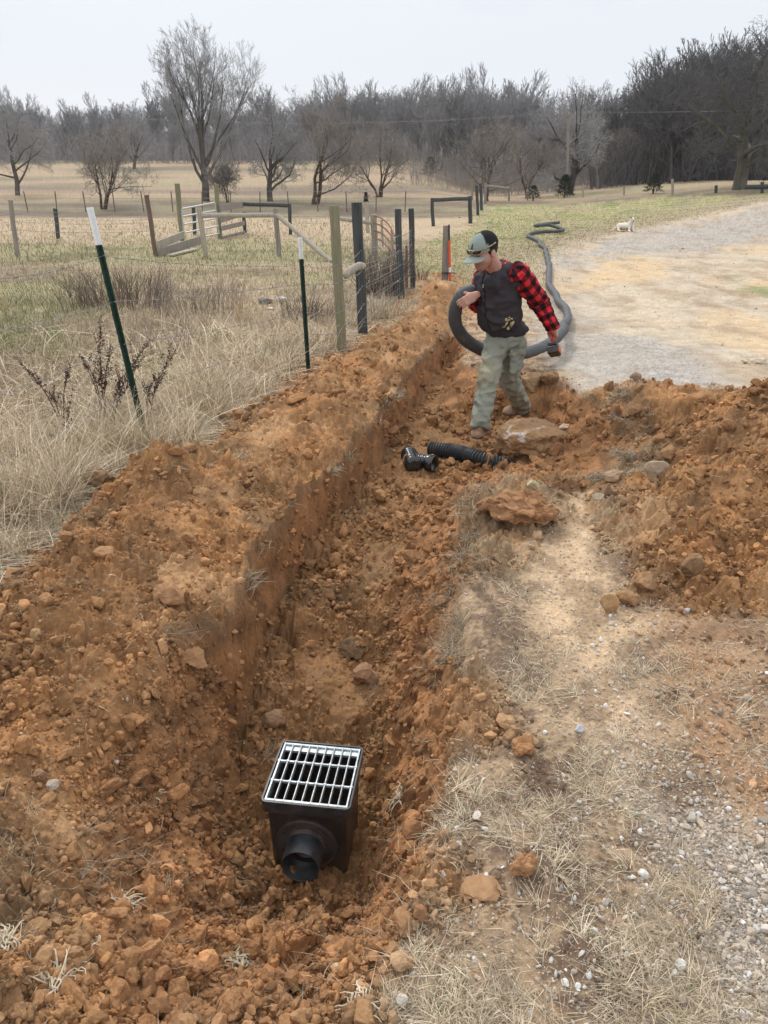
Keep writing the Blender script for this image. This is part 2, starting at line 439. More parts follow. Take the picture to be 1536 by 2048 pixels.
GA = [Gp(*p) for p in [(1060, 600), (1110, 600), (1180, 660), (1290, 670), (1390, 700), (1470, 790), (1400, 800), (1290, 780), (1120, 790), (1040, 745)]]
GB = [Gp(*p) for p in [(1120, 500), (1200, 475), (1330, 452), (1536, 412), (1800, 405), (1800, 455), (1536, 480), (1400, 505), (1250, 510), (1130, 530), (1080, 560)]]
GCC = [Gp(*p) for p in [(1060, 570), (1120, 590), (1170, 640), (1200, 680), (1080, 700)]]
def masks(x, y):
    D = np.maximum(np.hypot(x, y), 1.)
    n1 = fbm2(x*2.2, y*2.2, 4, 11); n2 = fbm2(x*.5, y*.35, 4, 21)
    wob = (.15*n1+.05*fbm2(x*9, y*9, 3, 12))*np.clip(D/4, .8, 2.2)
    e = .05*np.clip(D/3, 1, 6)
    m = {}
    m['dirt'] = 1-sstep(-e*1.3, e*1.3, poly_sd(x, y, DIRT)+wob)
    m['scuff'] = 1-sstep(-.18, .14, poly_sd(x, y, SCUFF)+wob*1.5)
    m['road'] = 1-sstep(-e*1.5, e*1.5, poly_sd(x, y, ROAD)+wob)
    m['near'] = 1-sstep(-.16, .12, poly_sd(x, y, NEARG)+wob*1.2)
    m['lawn'] = 1-sstep(-e*2, e*2, poly_sd(x, y, LAWN)+wob*2)
    m['gp'] = 1-sstep(-.4, .2, poly_sd(x, y, GPATCH)+wob)
    m['n1'] = n1; m['n2'] = n2
    m['left'] = np.clip(-(x-np.interp(y, [0, 3, 8, 11, 14], [-1.7, -1.6, -.5, .4, .8]))/.4+.3, 0, 1)*(1-m['dirt'])
    return m

def scraped(x, y):
    o = np.zeros(np.shape(x))
    for cx_, cy_, rx_, ry_ in ((-.74, 2.0, .16, .30), (-.28, 2.42, .26, .12), (-.62, 1.45, .16, .18), (-.30, 3.05, .14, .22), (-.05, 3.9, .12, .3), (-1.0, 3.4, .14, .3), (.55, 6.2, .3, .3)):
        o = np.maximum(o, np.exp(-(((x-cx_)/rx_)**2+((y-cy_)/ry_)**2)**1.5))
    return o
def terrain(x, y, detail=True):
    """height, and how exposed the dirt is"""
    m = masks(x, y)
    zp = z_plane(x, y)
    dirt = m['dirt']
    # the left bank of thrown-up dirt
    tl = np.interp(y, [1., 1.7, 2.3, 2.93, 4.07, 4.75, 5.92, 7.29, 9.7, 11.3], [-.6, -.92, -.86, -.64, -.50, -.28, -.04, .20, .74, .92])
    sl = np.interp(y, [1., 2.98, 3.6, 4.3, 4.95, 6.55, 8.2, 10.9, 12], [-1.9, -1.7, -1.68, -1.6, -1.25, -.9, -.42, .43, .6])
    q = np.clip((tl-x)/np.maximum(tl-sl, .2), 0, 1.15)
    bank = .14*np.sin(np.clip(q, 0, 1)**1.25*np.pi)*sstep(12.5, 10.5, y)*np.where(x < tl, 1, 0)
    bank = bank*sstep(.3, 1.6, y)
    zs = zp+bank*dirt
    h = np.zeros(x.shape)
    for hx, hy, rx, ry, a, hh in HEAPS:
        ca, sa = math.cos(a), math.sin(a)
        dx, dy = x-hx, y-hy
        r2 = ((dx*ca+dy*sa)/rx)**2+((-dx*sa+dy*ca)/ry)**2
        h = h+hh*np.exp(-r2*1.1)
    wb = perlin2(x*3.1, y*3.1, 31)*.035+perlin2(x*8, y*8, 32)*.018
    dl = poly_sd(x, y, LIP)+wb; df = poly_sd(x, y, FLO)+wb*.6
    t = np.where(dl >= 0, 0., np.where(df <= 0, 1., (-dl)/np.maximum(-dl+df, 1e-3)))
    left = x < np.interp(y, [1.5, 2, 3, 4.3, 6, 9, 11], [-.3, -.25, -.18, .02, .3, .7, 1.])
    tt = np.where(left & (y > 2.6), sstep(0, .8, t), t**np.where(y < 2.6, 1.1, 1.25))
    z = zs+h*(1-tt*.85)
    z = z+(zf(x, y)+.035*perlin2(x*2.7, y*2.7, 41)*1.0-z)*tt
    ex = np.maximum(dirt, sstep(.05, .3, t))
    if detail:
        am = ex
        D = np.maximum(np.hypot(x, y), 1.)
        flat = np.maximum(sstep(.1, .6, fbm2(x*1.7, y*1.7, 3, 55)), scraped(x, y))   # trodden smoother patches
        wall = np.clip(tt*(1-tt)*4, 0, 1)*left
        k = am*(1-.72*flat)*(1-.35*wall)*np.clip(3.5/D, .7, 1)
        z = z+am*.028*fbm2(x*3.3, y*3.3, 3, 61)
        for sc, hh, sd in ((5, .055, 1), (12, .048, 2), (26, .030, 3), (58, .015, 4)):
            if True:
                f1, idd, f2 = worley(x*sc+.25*perlin2(x*sc, y*sc, 5), y*sc+.25*perlin2(x*sc, y*sc, 6), sd)
                b = np.clip(1-(f1/.62)**2, 0, 1)*(.25+.75*idd**1.5)+.35*np.clip((f2-f1)*2, 0, 1)*idd
                z = z+k*hh*(b-.3)
        z = z+k*.006*perlin2(x*60, y*60, 9)
        g = (1-am)
        rd = np.clip(m['road']+m['near'], 0, 1)
        z = z+g*(1-rd)*(.02*fbm2(x*4, y*4, 4, 71)+.006*perlin2(x*40, y*40, 72))
        z = z+g*rd*(.012*fbm2(x*1.2, y*1.2, 3, 73)+.0045*fbm2(x*30, y*30, 3, 74, .7))
        rut = m['road']*(.05*np.exp(-((x-1.9-.25*(y-7))/.6)**2)*sstep(7, 12, y))
        z = z-rut
    return z, ex, m, tt

def gz(x, y):
    z = terrain(np.atleast_1d(np.array(x, float)), np.atleast_1d(np.array(y, float)))[0]
    return float(z[0]) if z.size == 1 else z

# grid: fine where the view is, coarse beyond
pys = np.arange(2330, 413, -1.7)
vv = (pys-1024)/FPX
rows = (CT-vv*ST)*CAMH/(ST+vv*CT)
rows = np.concatenate([[-6, -2, 0.0, .35], rows[rows > .5], np.geomspace(rows[-1]*1.02, 300, 60)])
us = np.concatenate([-np.geomspace(1.6, .96, 14), np.arange(-.94, -.62, .0032), np.arange(-.62, .62, .0012), np.arange(.622, .94, .0032), np.geomspace(.96, 1.6, 14)])
YY, UU = np.meshgrid(rows, us, indexing='ij')
XX = UU*(np.maximum(YY, .3)*CT+CAMH*ST)
ZZ, EX, M, TT = terrain(XX.ravel(), YY.ravel())
gx, gy = XX.ravel().copy(), YY.ravel().copy()
nr, nc = XX.shape
# rough the trench walls sideways too
wl = np.clip(TT*(1-TT)*4, 0, 1)
lat = (perlin3(gx*7, gy*7, ZZ*7, 1)*.050+perlin3(gx*22, gy*22, ZZ*22, 2)*.026+perlin3(gx*60, gy*60, ZZ*60, 3)*.012+(np.abs(perlin3(gx*5, gy*5, ZZ*12, 4))-.25)*.03)*wl
gxd = gx+lat
gyd = gy+lat*.5

def cmix(a, b, t): return a*(1-t[:, None])+b*t[:, None]
def C3(*c): return np.array(c, float)[None, :]
def ground_colour(x, y, z, ex, m, tt):
    n1, n2 = m['n1'], m['n2']
    D = np.hypot(x, y)
    a = fbm2(x*5, y*5, 4, 81); b = fbm2(x*22, y*22, 3, 82, .7); c = fbm2(x*1.1, y*1.1, 3, 83); s = fbm2(x*3, y*14, 3, 84)
    straw = cmix(C3(.38, .27, .17), C3(.155, .105, .072), sstep(-.6, .6, a+b*.7))
    straw = cmix(straw, C3(.17, .125, .08), m['left']*.6)
    straw = cmix(straw, C3(.22, .20, .085), sstep(.25, .9, c+.3*a)*m['left']*.7)
    # field to the left: tan bands and greener bands
    far = sstep(7, 14, D)
    band = sstep(.1, .6, fbm2(x*.12, y*.22, 3, 91)+.5*np.exp(-((y-19)/5)**2)+.15*a)
    fld = cmix(cmix(C3(.46, .35, .235), C3(.28, .22, .145), sstep(-.4, .6, a*.6+b*.8)), C3(.29, .275, .14), band*.6)
    fld = fld*(1-.35*sstep(.1, .6, fbm2(x*.35, y*.5, 4, 94)))[:, None]
    fld = cmix(fld, C3(.46, .35, .235), sstep(22, 27, y)*(1-sstep(34, 36, y))*.85)
    fld = cmix(fld, cmix(C3(.17, .135, .10), C3(.26, .22, .14), sstep(-.2, .4, fbm2(x*.2, y*.4, 3, 92))), sstep(34, 37, y)*(1-sstep(48, 58, y))*.9)
    hb = sstep(-.15, .4, fbm2(x*.03, y*.09, 3, 93))
    hill = cmix(cmix(C3(.38, .285, .19), C3(.19, .15, .115), hb*.85), C3(.30, .28, .17), .6*sstep(.1, .5, fbm2(x*.05, y*.12, 3, 99)))
    fld = cmix(fld, hill, sstep(46, 58, y))
    col = cmix(straw, fld, np.clip(far, 0, 1))
    lawn = cmix(cmix(C3(.31, .30, .135), C3(.40, .33, .20), sstep(-.3, .5, a+b*.3)), C3(.18, .23, .085), sstep(.15, .7, fbm2(x*.5, y*.9, 3, 95))*.7)
    lawn = cmix(lawn, C3(.33, .25, .18), sstep(.1, .6, fbm2(x*.4, y*1.2, 3, 96))*.6)
    col = cmix(col, lawn, m['lawn'])
    col = cmix(col, C3(.34, .27, .19), m['lawn']*np.exp(-np.maximum(poly_sd(x, y, ROAD), 0)**2/4)*.8)
    sand = cmix(C3(.52, .43, .32), C3(.40, .31, .215), sstep(-.3, .6, fbm2(x*1.3, y*.8, 4, 97)))
    grav = cmix(C3(.43, .40, .365), C3(.28, .25, .22), sstep(-.4, .6, b+a*.3))
    rg = np.zeros(x.shape)
    for pl, sf in ((GA, .35), (GB, 1.2), (GCC, .9)): rg = np.maximum(rg, 1-sstep(-sf, sf, poly_sd(x, y, pl)+.5*sf*m['n1']))
    gmask = np.clip(rg*.85+.25*fbm2(x*1.8, y*.7, 4, 98), 0, 1)
    sand = cmix(sand, C3(.58, .42, .25), .8*sstep(.0, .4, fbm2(x*.45, y*.3, 3, 197)))
    road = cmix(sand, grav, gmask)
    trk = np.minimum(np.abs(x-2.0-.19*(y-7)), np.abs(x-3.7-.27*(y-7)))
    road = cmix(road, C3(.50, .43, .35), .35*np.exp(-(trk/.35)**2)*sstep(-.5, .4, a))
    road = cmix(road, C3(.27, .195, .13), sstep(.1, .7, fbm2(x*1.5, y*.9, 4, 99)+.3*b)*.5)
    col = cmix(col, road, m['road'])
    col = cmix(col, C3(.22, .25, .10), m['gp']*.8)
    nc_ = cmix(cmix(C3(.55, .40, .255), C3(.36, .25, .155), sstep(-.3, .5, a+.5*b)), grav*.9, sstep(2.1, 1.5, y-.5*(x-.8)+.35*a)*.8)
    col = cmix(col, nc_, m['near']*.9)
    dirtl = cmix(C3(.385, .200, .088), C3(.225, .120, .056), sstep(-.5, .6, a+.4*b))
    dirtl = cmix(dirtl, C3(.48, .29, .15), sstep(.2, .8, fbm2(x*2.3, y*2.3, 3, 101)+.25*b)*.8)
    damp = C3(.235, .130, .062)
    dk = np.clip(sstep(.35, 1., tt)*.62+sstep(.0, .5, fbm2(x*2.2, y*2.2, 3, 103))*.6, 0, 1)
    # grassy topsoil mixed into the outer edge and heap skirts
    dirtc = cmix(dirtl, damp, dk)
    top = sstep(.15, .7, fbm2(x*2.1+4, y*2.1, 4, 105))*.45
    top = np.clip(top+.45*sstep(1.9, 1.2, y)*sstep(-.5, .5, a+b*.4), 0, .9)
    hz_ = np.exp(-(((x-2.5)/1.4)**2+((y-4.8)/1.0)**2)**2*.8)
    top = top*(1-hz_)
    edge = np.exp(-((poly_sd(x, y, DIRT)+.16)/.20)**2)*(x < np.interp(y, [1, 4, 9], [-1, -.8, 0]))*(y > 2.2)*(y < 6)*sstep(-.6, .3, a)
    top = np.clip(top+.75*edge, 0, .92)
    dirtc = cmix(dirtc, C3(.23, .15, .085), top)
    rs = sstep(.05, .35, x-np.interp(y, [1, 2, 3, 4, 5], [-.15, .05, .05, .3, 9]))*(y < 5)*(1-tt*.3)*sstep(1.35, 1.0, x-.2*(y-3))
    dirtc = cmix(dirtc, C3(.33, .235, .145), rs*(.40+.55*sstep(-.3, .5, fbm2(x*6, y*6, 3, 107))))
    # a dark band of turf roots just under the lip of the trench
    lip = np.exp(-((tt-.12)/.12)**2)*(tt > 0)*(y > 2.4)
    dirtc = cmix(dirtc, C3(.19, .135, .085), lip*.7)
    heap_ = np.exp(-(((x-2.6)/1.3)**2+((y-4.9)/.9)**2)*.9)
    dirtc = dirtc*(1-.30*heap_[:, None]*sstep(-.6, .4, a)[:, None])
    sc = m['scuff']*(.45+.5*sstep(-.2, .4, n1))
    col = cmix(col, C3(.37, .22, .12), sc*(1-m['near']*.6))
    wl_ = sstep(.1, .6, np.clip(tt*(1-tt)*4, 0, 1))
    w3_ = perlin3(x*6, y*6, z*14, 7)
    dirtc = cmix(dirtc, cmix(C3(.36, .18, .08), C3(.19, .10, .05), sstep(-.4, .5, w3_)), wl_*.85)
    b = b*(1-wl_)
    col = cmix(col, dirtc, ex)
    return np.clip(col*(1+.10*b[:, None]), .02, .8)
GC = ground_colour(gx, gy, ZZ, EX, M, TT)
V = np.stack([gxd, gyd, ZZ], 1)
ii, jj = np.meshgrid(np.arange(nr-1), np.arange(nc-1), indexing='ij')
q0 = (ii*nc+jj).ravel()
Q = np.stack([q0, q0+1, q0+nc+1, q0+nc], 1)

m_gr, nt, b = nmat('ground')
at = nt.nodes.new('ShaderNodeAttribute'); at.attribute_name = 'Col'
cc = coords(nt)
f1 = noise(nt, 55, 6, .75, cc); f2 = noise(nt, 6, 5, .6, cc); f3 = noise(nt, 240, 3, .7, cc)
c = mixc(nt, at.outputs['Color'], ramp(nt, f1, [(.28, .62), (.5, .98), (.75, 1.35)]), 1., 'MULTIPLY')
c = mixc(nt, c, ramp(nt, f2, [(.3, .82), (.7, 1.15)]), 1., 'MULTIPLY')
c = mixc(nt, c, ramp(nt, f3, [(.3, .85), (.7, 1.15)]), 1., 'MULTIPLY')
# pale grit specks
vo = nt.nodes.new('ShaderNodeTexVoronoi'); vo.inputs['Scale'].default_value = 90; nt.links.new(cc, vo.inputs['Vector'])
sp = ramp(nt, vo.outputs['Distance'], [(.10, 1.), (.18, 0.)])
sel = ramp(nt, vo.outputs['Color'], [(.80, 0.), (.84, 1.)])
spm = nt.nodes.new('ShaderNodeMath'); spm.operation = 'MULTIPLY'; nt.links.new(sp, spm.inputs[0]); nt.links.new(sel, spm.inputs[1])
c = mixc(nt, c, (.52, .42, .31), spm.outputs[0])
nt.links.new(c, b.inputs['Base Color']); b.inputs['Roughness'].default_value = .95; b.inputs['Specular IOR Level'].default_value = .1
bump(nt, b, noise(nt, 120, 6, .8, cc), .55, .004)

# split the one sheet into the parts of the setting
exf = EX[Q].mean(1); rdf = np.clip(M['road']+M['near'], 0, 1)[Q].mean(1)
kind = np.where(exf > .5, 1, np.where(rdf > .5, 2, 0))
nrm = np.zeros_like(V)
fn = np.cross(V[Q[:, 2]]-V[Q[:, 0]], V[Q[:, 3]]-V[Q[:, 1]])
for k in range(4): np.add.at(nrm, Q[:, k], fn)
nrm /= np.linalg.norm(nrm, axis=1)[:, None]+1e-12
for k, nm in ((0, 'grass_field'), (1, 'bare_dirt'), (2, 'gravel_driveway')):
    qs = Q[kind == k]; used, inv = np.unique(qs, return_inverse=True)
    o = mk(nm, V[used], inv.reshape(-1, 4), m_gr, smooth=True, col=GC[used])
    o.data.normals_split_custom_set_from_vertices(nrm[used].tolist())
    tag(o, kind='structure')

# ------------------------------------------------------------ scattered stuff
inner = (np.abs(UU.ravel()) < .93) & (gy > .6) & (gy < 60) & (np.hypot(gx+.2475, gy-2.11) > .215)
def pick(weight, n, seed=0):
    r = np.random.default_rng(100+seed)
    w_ = np.where(inner, np.maximum(weight, 0), 0); w_ = w_/w_.sum()
    cs = np.cumsum(w_); idx = np.searchsorted(cs, r.random(n)); idx = np.clip(idx, 0, len(w_)-1)
    D = np.hypot(gx[idx], gy[idx])
    return idx, gxd[idx]+r.normal(size=n)*.002*D, gyd[idx]+r.normal(size=n)*.002*D, ZZ[idx], D, r

def ico(sub):
    import bmesh
    bm = bmesh.new(); bmesh.ops.create_icosphere(bm, subdivisions=sub, radius=1)
    V_ = np.array([v.co[:] for v in bm.verts]); F_ = np.array([[v.index for v in f.verts] for f in bm.faces]); bm.free()
    return V_, F_
def rock_proto(sub, seed, rough=.35, ang=True):
    V_, F_ = ico(sub); r = np.random.default_rng(seed)
    d = np.ones(len(V_))
    if ang:   # cut by random planes: angular lump
        for _ in range(9):
            n = r.normal(size=3); n /= np.linalg.norm(n); c0 = r.uniform(.45, .9)
            pr = V_@n*d; d = np.where(pr > c0, d*c0/np.maximum(pr, 1e-6), d)
    d = d*(1+rough*.5*perlin3(V_[:, 0]*1.3+seed, V_[:, 1]*1.3, V_[:, 2]*1.3)+rough*.35*perlin3(V_[:, 0]*3.3+seed, V_[:, 1]*3.3, V_[:, 2]*3.3))
    sc_ = r.uniform([.8, .65, .5], [1.15, .95, .8])
    return V_*d[:, None]*sc_, F_
def rotmats(n, r):
    q = r.normal(size=(n, 4)); q /= np.linalg.norm(q, axis=1)[:, None]
    a, b_, c_, d_ = q.T
    return np.stack([np.stack([1-2*(c_*c_+d_*d_), 2*(b_*c_-a*d_), 2*(b_*d_+a*c_)], 1), np.stack([2*(b_*c_+a*d_), 1-2*(b_*b_+d_*d_), 2*(c_*d_-a*b_)], 1), np.stack([2*(b_*d_-a*c_), 2*(c_*d_+a*b_), 1-2*(b_*b_+c_*c_)], 1)], 1)
def scatter(pos, size, col, sub, r, nprot=8, rough=.35, ang=True, sink=.15, flatz=1.):
    n = len(pos); Rm = rotmats(n, r); which = r.integers(0, nprot, n)
    Vs, Fs, Cs = [], [], []; off = 0
    for k in range(nprot):
        pv, pf = rock_proto(sub, 50+k+sub*10, rough, ang)
        s = np.where(which == k)[0]
        if not len(s): continue
        v = np.einsum('nij,vj->nvi', Rm[s], pv); v[..., 2] *= flatz
        v = v*size[s][:, None, None]+pos[s][:, None, :]
        v[..., 2] += (size[s]*(.5-sink))[:, None]
        c_ = np.repeat(col[s][:, None, :], len(pv), 1)
        Vs.append(v.reshape(-1, 3)); Cs.append(c_.reshape(-1, 3))
        Fs.append((pf[None]+(off+np.arange(len(s))*len(pv))[:, None, None]).reshape(-1, 3)); off += len(s)*len(pv)
    return np.vstack(Vs), np.vstack(Fs), np.vstack(Cs)
def merge(parts):
    Vs, Fs, Cs = [], [], []; off = 0
    for v, f, c_ in parts: Vs.append(v); Fs.append(f+off); Cs.append(c_); off += len(v)
    return np.vstack(Vs), np.vstack(Fs), np.vstack(Cs)

m_clod = vcol('clod_earth', .95, 70, .7, 1.3, .5, 150)
m_stone = vcol('stone', .8, 50, .8, 1.15, .25, 120, .3)
clump = sstep(-.35, .5, fbm2(gx*1.8, gy*1.8, 3, 201))
smoothp = np.maximum(sstep(.1, .6, fbm2(gx*1.7, gy*1.7, 3, 55)), 1.25*scraped(gx, gy))
spig = 1.*(np.hypot(gx+.28, gy-1.86) > .13)
wd = EX*(.15+clump)*np.maximum(1-.68*smoothp, .12)*(1+3.5*wl*(gx < np.interp(gy, [1.5, 3, 4.3, 6, 9], [-.3, -.3, -.15, .15, .6])))
skirt = np.exp(-(EX-.5)**2/.05)*.6
parts = []
for (n, lo, hi, p, sub, sd) in ((125000, .0018, .009, 2.2, 1, 1), (26000, .007, .021, 2.3, 2, 2), (2100, .018, .046, 2.2, 3, 3)):
    idx, x, y, z, D, r = pick(wd*(1+(1.6*TT if sd > 1 else 0))+skirt*(.8 if sd < 3 else .25)+M['scuff']*.10*(sd < 3), n, sd)
    u_ = r.random(n); size = lo*(hi/lo)**(u_**p); size = np.maximum(size, .0010*D) if sd < 3 else size
    size = size*np.clip(D/3, 1, 1.9)**(sd > 1)
    col = GC[idx]*r.uniform(.7, 1.35, n)[:, None]*np.where(r.random(n) < .10, 1.35, 1)[:, None]
    col = cmix(col, C3(.41, .215, .097), r.random(n)*.35*EX[idx])
    parts.append(scatter(np.stack([x, y, z], 1), size, np.clip(col, 0, .6), sub, r))
v_, f_, c_ = merge(parts)
tag(mk('dirt_clods', v_, f_, m_clod, col=c_, smooth=False), kind='stuff')
# gravel: grey limestone chips on the drive, thinner over the verge
parts = []
wg = M['road']*.5*np.clip(sstep(.0, .5, GC[:, 2]-.18), .15, 1)*(gy < 22)+M['near']*(1-EX)*(.35+1.2*sstep(2.2, 1.4, gy-.4*(gx-.8)))
wv = (1-EX)*(1-M['left'])*(1-M['lawn'])*(gy < 5)*.22
verge0 = (1-EX)*(1-M['left'])*(gy < 5)
near_br = sstep(3.2, 1.6, gy)*sstep(.3, .9, gx)
for (n, lo, hi, sub, sd, p) in ((52000, .0018, .0085, 2, 11, 2.4), (1500, .008, .019, 3, 12, 2.4)):
    idx, x, y, z, D, r = pick((wg+wv*(1+2*near_br)+EX*.02)*(1 if sd == 11 else .2+2*near_br), n, sd)
    size = lo*(hi/lo)**(r.random(n)**p); size = np.maximum(size, .00085*D)
    g_ = r.uniform(.26, .66, n); warm = r.random(n)[:, None]
    col = g_[:, None]*(C3(1.02, .95, .86)*(1-warm)+C3(1.05, .83, .60)*warm)
    col = cmix(col, GC[idx], np.full(n, .25))
    parts.append(scatter(np.stack([x, y, z], 1), size, col, sub, r, sink=.28, rough=.25))
n = 420
idx, x, y, z, D, r = pick((M['near']+.35*verge0)*(1-EX)*sstep(3.4, 1.4, gy), n, 13)
sz = r.uniform(.0045, .0125, n); parts.append(scatter(np.stack([x, y, z], 1), sz, np.repeat(r.uniform(.5, .78, n)[:, None], 3, 1)*np.array([1, .97, .92]), 3, r, sink=.2, rough=.25))
v_, f_, c_ = merge(parts)
tag(mk('gravel_chips', v_, f_, m_stone, col=c_, smooth=False), kind='stuff')

# blades
def blades(pos, h, wdt, az, lean, col, r, curl=1.7, levels=4, tipcol=None):
    n = len(pos); t = np.linspace(0, 1, levels)
    da = np.stack([np.cos(az), np.sin(az)], 1); side = np.stack([-da[:, 1], da[:, 0]], 1)
    tw = r.normal(size=n)*.35
    hor = (h*lean)[:, None]*t[None]**curl
    ver = h[:, None]*(t[None]*np.sqrt(np.maximum(1-(lean*.95)**2, .03))[:, None])*(1-.22*np.minimum(lean, 1.5)[:, None]*t[None]**2)
    wd_ = wdt[:, None]*(1-.85*t[None]**1.5)*.5
    lat_ = (tw*h)[:, None]*t[None]**2
    cx = pos[:, None, 0]+hor*da[:, None, 0]+lat_*side[:, None, 0]; cy = pos[:, None, 1]+hor*da[:, None, 1]+lat_*side[:, None, 1]; cz = pos[:, None, 2]+ver
    a = r.uniform(0, 2*np.pi, n); sx, sy = np.cos(a), np.sin(a); szz = r.uniform(-.4, .4, n)
    L_ = np.stack([cx-wd_*sx[:, None], cy-wd_*sy[:, None], cz-wd_*szz[:, None]], -1)
    R_ = np.stack([cx+wd_*sx[:, None], cy+wd_*sy[:, None], cz+wd_*szz[:, None]], -1)
    v = np.stack([L_, R_], 2).reshape(-1, 3)
    base = (np.arange(n)*levels*2)[:, None]; k = np.arange(levels-1)[None]*2
    f = np.stack([base+k, base+k+1, base+k+3, base+k+2], -1).reshape(-1, 4)
    c_ = np.repeat(col, levels*2, 0)
    return v, f, c_
m_blade, nt, b = nmat('dry_grass')
at = nt.nodes.new('ShaderNodeAttribute'); at.attribute_name = 'Col'
nt.links.new(at.outputs['Color'], b.inputs['Base Color']); b.inputs['Roughness'].default_value = .8; b.inputs['Specular IOR Level'].default_value = .12

def blade_cols(n, r, green=.1, dull=0.):
    k = r.random(n)[:, None]
    c = C3(.80, .68, .50)*(1-k)+C3(.33, .25, .17)*k
    c = c*r.uniform(.8, 1.2, n)[:, None]
    gsel = (r.random(n) < green)[:, None]
    c = np.where(gsel, C3(.20, .23, .09)*r.uniform(.7, 1.3, n)[:, None], c)
    return np.clip(c*(1-dull), 0, .8)
# tall tangled dry grass along the fence
DB = poly_sd(gx, gy, DIRT)
tall = M['left']*np.exp(-np.maximum(DB-.15, 0)/1.3)*(gy < 14)*(1-EX)
patchy = sstep(-.45, .35, fbm2(gx*1.4, gy*1.4, 3, 220))
parts = []
nT = 3300; kT = 21; n = nT*kT
idx, x, y, z, D, r = pick(tall*(.25+patchy), nT, 21)
idx = np.repeat(idx, kT); D = np.repeat(D, kT); sT = np.repeat(r.uniform(.015, .055, nT), kT)
x = np.repeat(x, kT)+r.normal(size=n)*sT; y = np.repeat(y, kT)+r.normal(size=n)*sT; z = np.repeat(z, kT); azT = np.repeat(r.uniform(0, 6.28, nT), kT); hT = np.repeat(r.uniform(.6, 1.25, nT), kT); cT = np.repeat(r.uniform(.62, 1.2, nT), kT)
hh = r.uniform(.12, .34, n)*hT*(.55+.6*patchy[idx])*np.clip(tall[idx]*1.3, .35, 1); wdt = np.maximum(r.uniform(.0022, .0050, n), .0007*D)
lean = np.abs(r.normal(.8, .5, n)); az = azT+r.normal(size=n)*.9
parts.append(blades(np.stack([x, y, z-.01], 1), hh, wdt, az, np.clip(lean, 0, 1.6), blade_cols(n, r, .05)*cT[:, None], r))
idx, x, y, z, D, r = pick(tall*(.1+patchy)*(gy < 10), 17000, 22); n = 17000   # long arching stalks
parts.append(blades(np.stack([x, y, z], 1), r.uniform(.20, .52, n), np.maximum(r.uniform(.003, .005, n), .0010*D), r.uniform(0, 2*np.pi, n), np.clip(np.abs(r.normal(1.15, .5, n)), 0, 1.9), blade_cols(n, r, .0)*1.2, r, 1.5, 6))
v_, f_, c_ = merge(parts)
tag(mk('tall_dry_grass', v_, f_, m_blade, col=c_), kind='stuff')
# shorter pasture beyond
past = M['left']*(1-EX)*(1-.75*np.clip(tall*1.5, 0, 1))*(gy < 34)
n = 90000
idx, x, y, z, D, r = pick(past, n, 23)
gr = sstep(.1, .6, fbm2(x*.12, y*.22, 3, 91)+.5*np.exp(-((y-19)/5)**2))
gr = np.maximum(gr*.6, sstep(.0, .5, fbm2(x*1.1, y*1.1, 3, 83))*.65)
c_ = blade_cols(n, r, 0); c_ = np.where((r.random(n) < gr)[:, None], C3(.185, .205, .085)*r.uniform(.7, 1.35, n)[:, None], c_*.76)
v_, f_, c_ = blades(np.stack([x, y, z-.005], 1), r.uniform(.04, .15, n)*(1+.3*patchy[idx]), np.maximum(.0025, .0006*D), r.uniform(0, 2*np.pi, n), np.clip(np.abs(r.normal(.6, .4, n)), 0, 1.5), c_, r, 1.5, 3)
tag(mk('pasture_grass', v_, f_, m_blade, col=c_), kind='stuff')
# lawn turf
n = 26000
idx, x, y, z, D, r = pick(M['lawn']*(1-EX)*(gy < 45), n, 24)
c_ = np.where((r.random(n) < .55)[:, None], GC[idx]*C3(.85, 1.0, .8), GC[idx]*C3(1.25, 1.1, 1.2))*r.uniform(.8, 1.25, n)[:, None]
v_, f_, c_ = blades(np.stack([x, y, z-.004], 1), r.uniform(.03, .07, n), .0007*D, r.uniform(0, 2*np.pi, n), np.clip(np.abs(r.normal(.6, .4, n)), 0, 1.5), c_, r, 1.4, 3)
tag(mk('lawn_grass', v_, f_, m_blade, col=c_), kind='stuff')
# flattened dead grass and straw on the verge to the right of the trench
verge = (1-EX)*(1-M['left'])*(1-M['road'])*(1-M['lawn'])*(gy < 7)*(1-.82*M['near'])*(1-.6*M['scuff'])
vp = sstep(-.3, .55, fbm2(gx*3.2, gy*3.2, 4, 230, .65))
parts = []
n = 30000
idx, x, y, z, D, r = pick(verge*(.06+vp**1.5)+EX*.02*(TT < .3)*spig, n, 25)
ori = fbm2(x*2, y*2, 2, 231)*5
parts.append(blades(np.stack([x, y, z+.001], 1), r.uniform(.012, .055, n), np.maximum(r.uniform(.0012, .0026, n), .0006*D), ori+r.normal(size=n)*1.1, np.clip(np.abs(r.normal(1.15, .35, n)), .2, 1.7), blade_cols(n, r, .015)*r.uniform(.55, 1.05, n)[:, None], r, 1.3, 4))
# small bleached tufts
nt_ = 260
idx, x, y, z, D, r = pick(verge*(.1+vp)*(gy < 4.5), nt_, 26)
k = 34; X = np.repeat(x, k)+r.normal(size=nt_*k)*.010; Y = np.repeat(y, k)+r.normal(size=nt_*k)*.010; Z = np.repeat(z, k); n = nt_*k
az0 = np.repeat(r.uniform(0, 6.28, nt_), k)
parts.append(blades(np.stack([X, Y, Z], 1), r.uniform(.03, .085, n), np.full(n, .0018), az0+r.normal(size=n)*.9, np.clip(np.abs(r.normal(.9, .35, n)), .1, 1.6), blade_cols(n, r, .03)*1.12, r, 1.4, 4))
v_, f_, c_ = merge(parts)
tag(mk('dead_grass', v_, f_, m_blade, col=c_), kind='stuff')
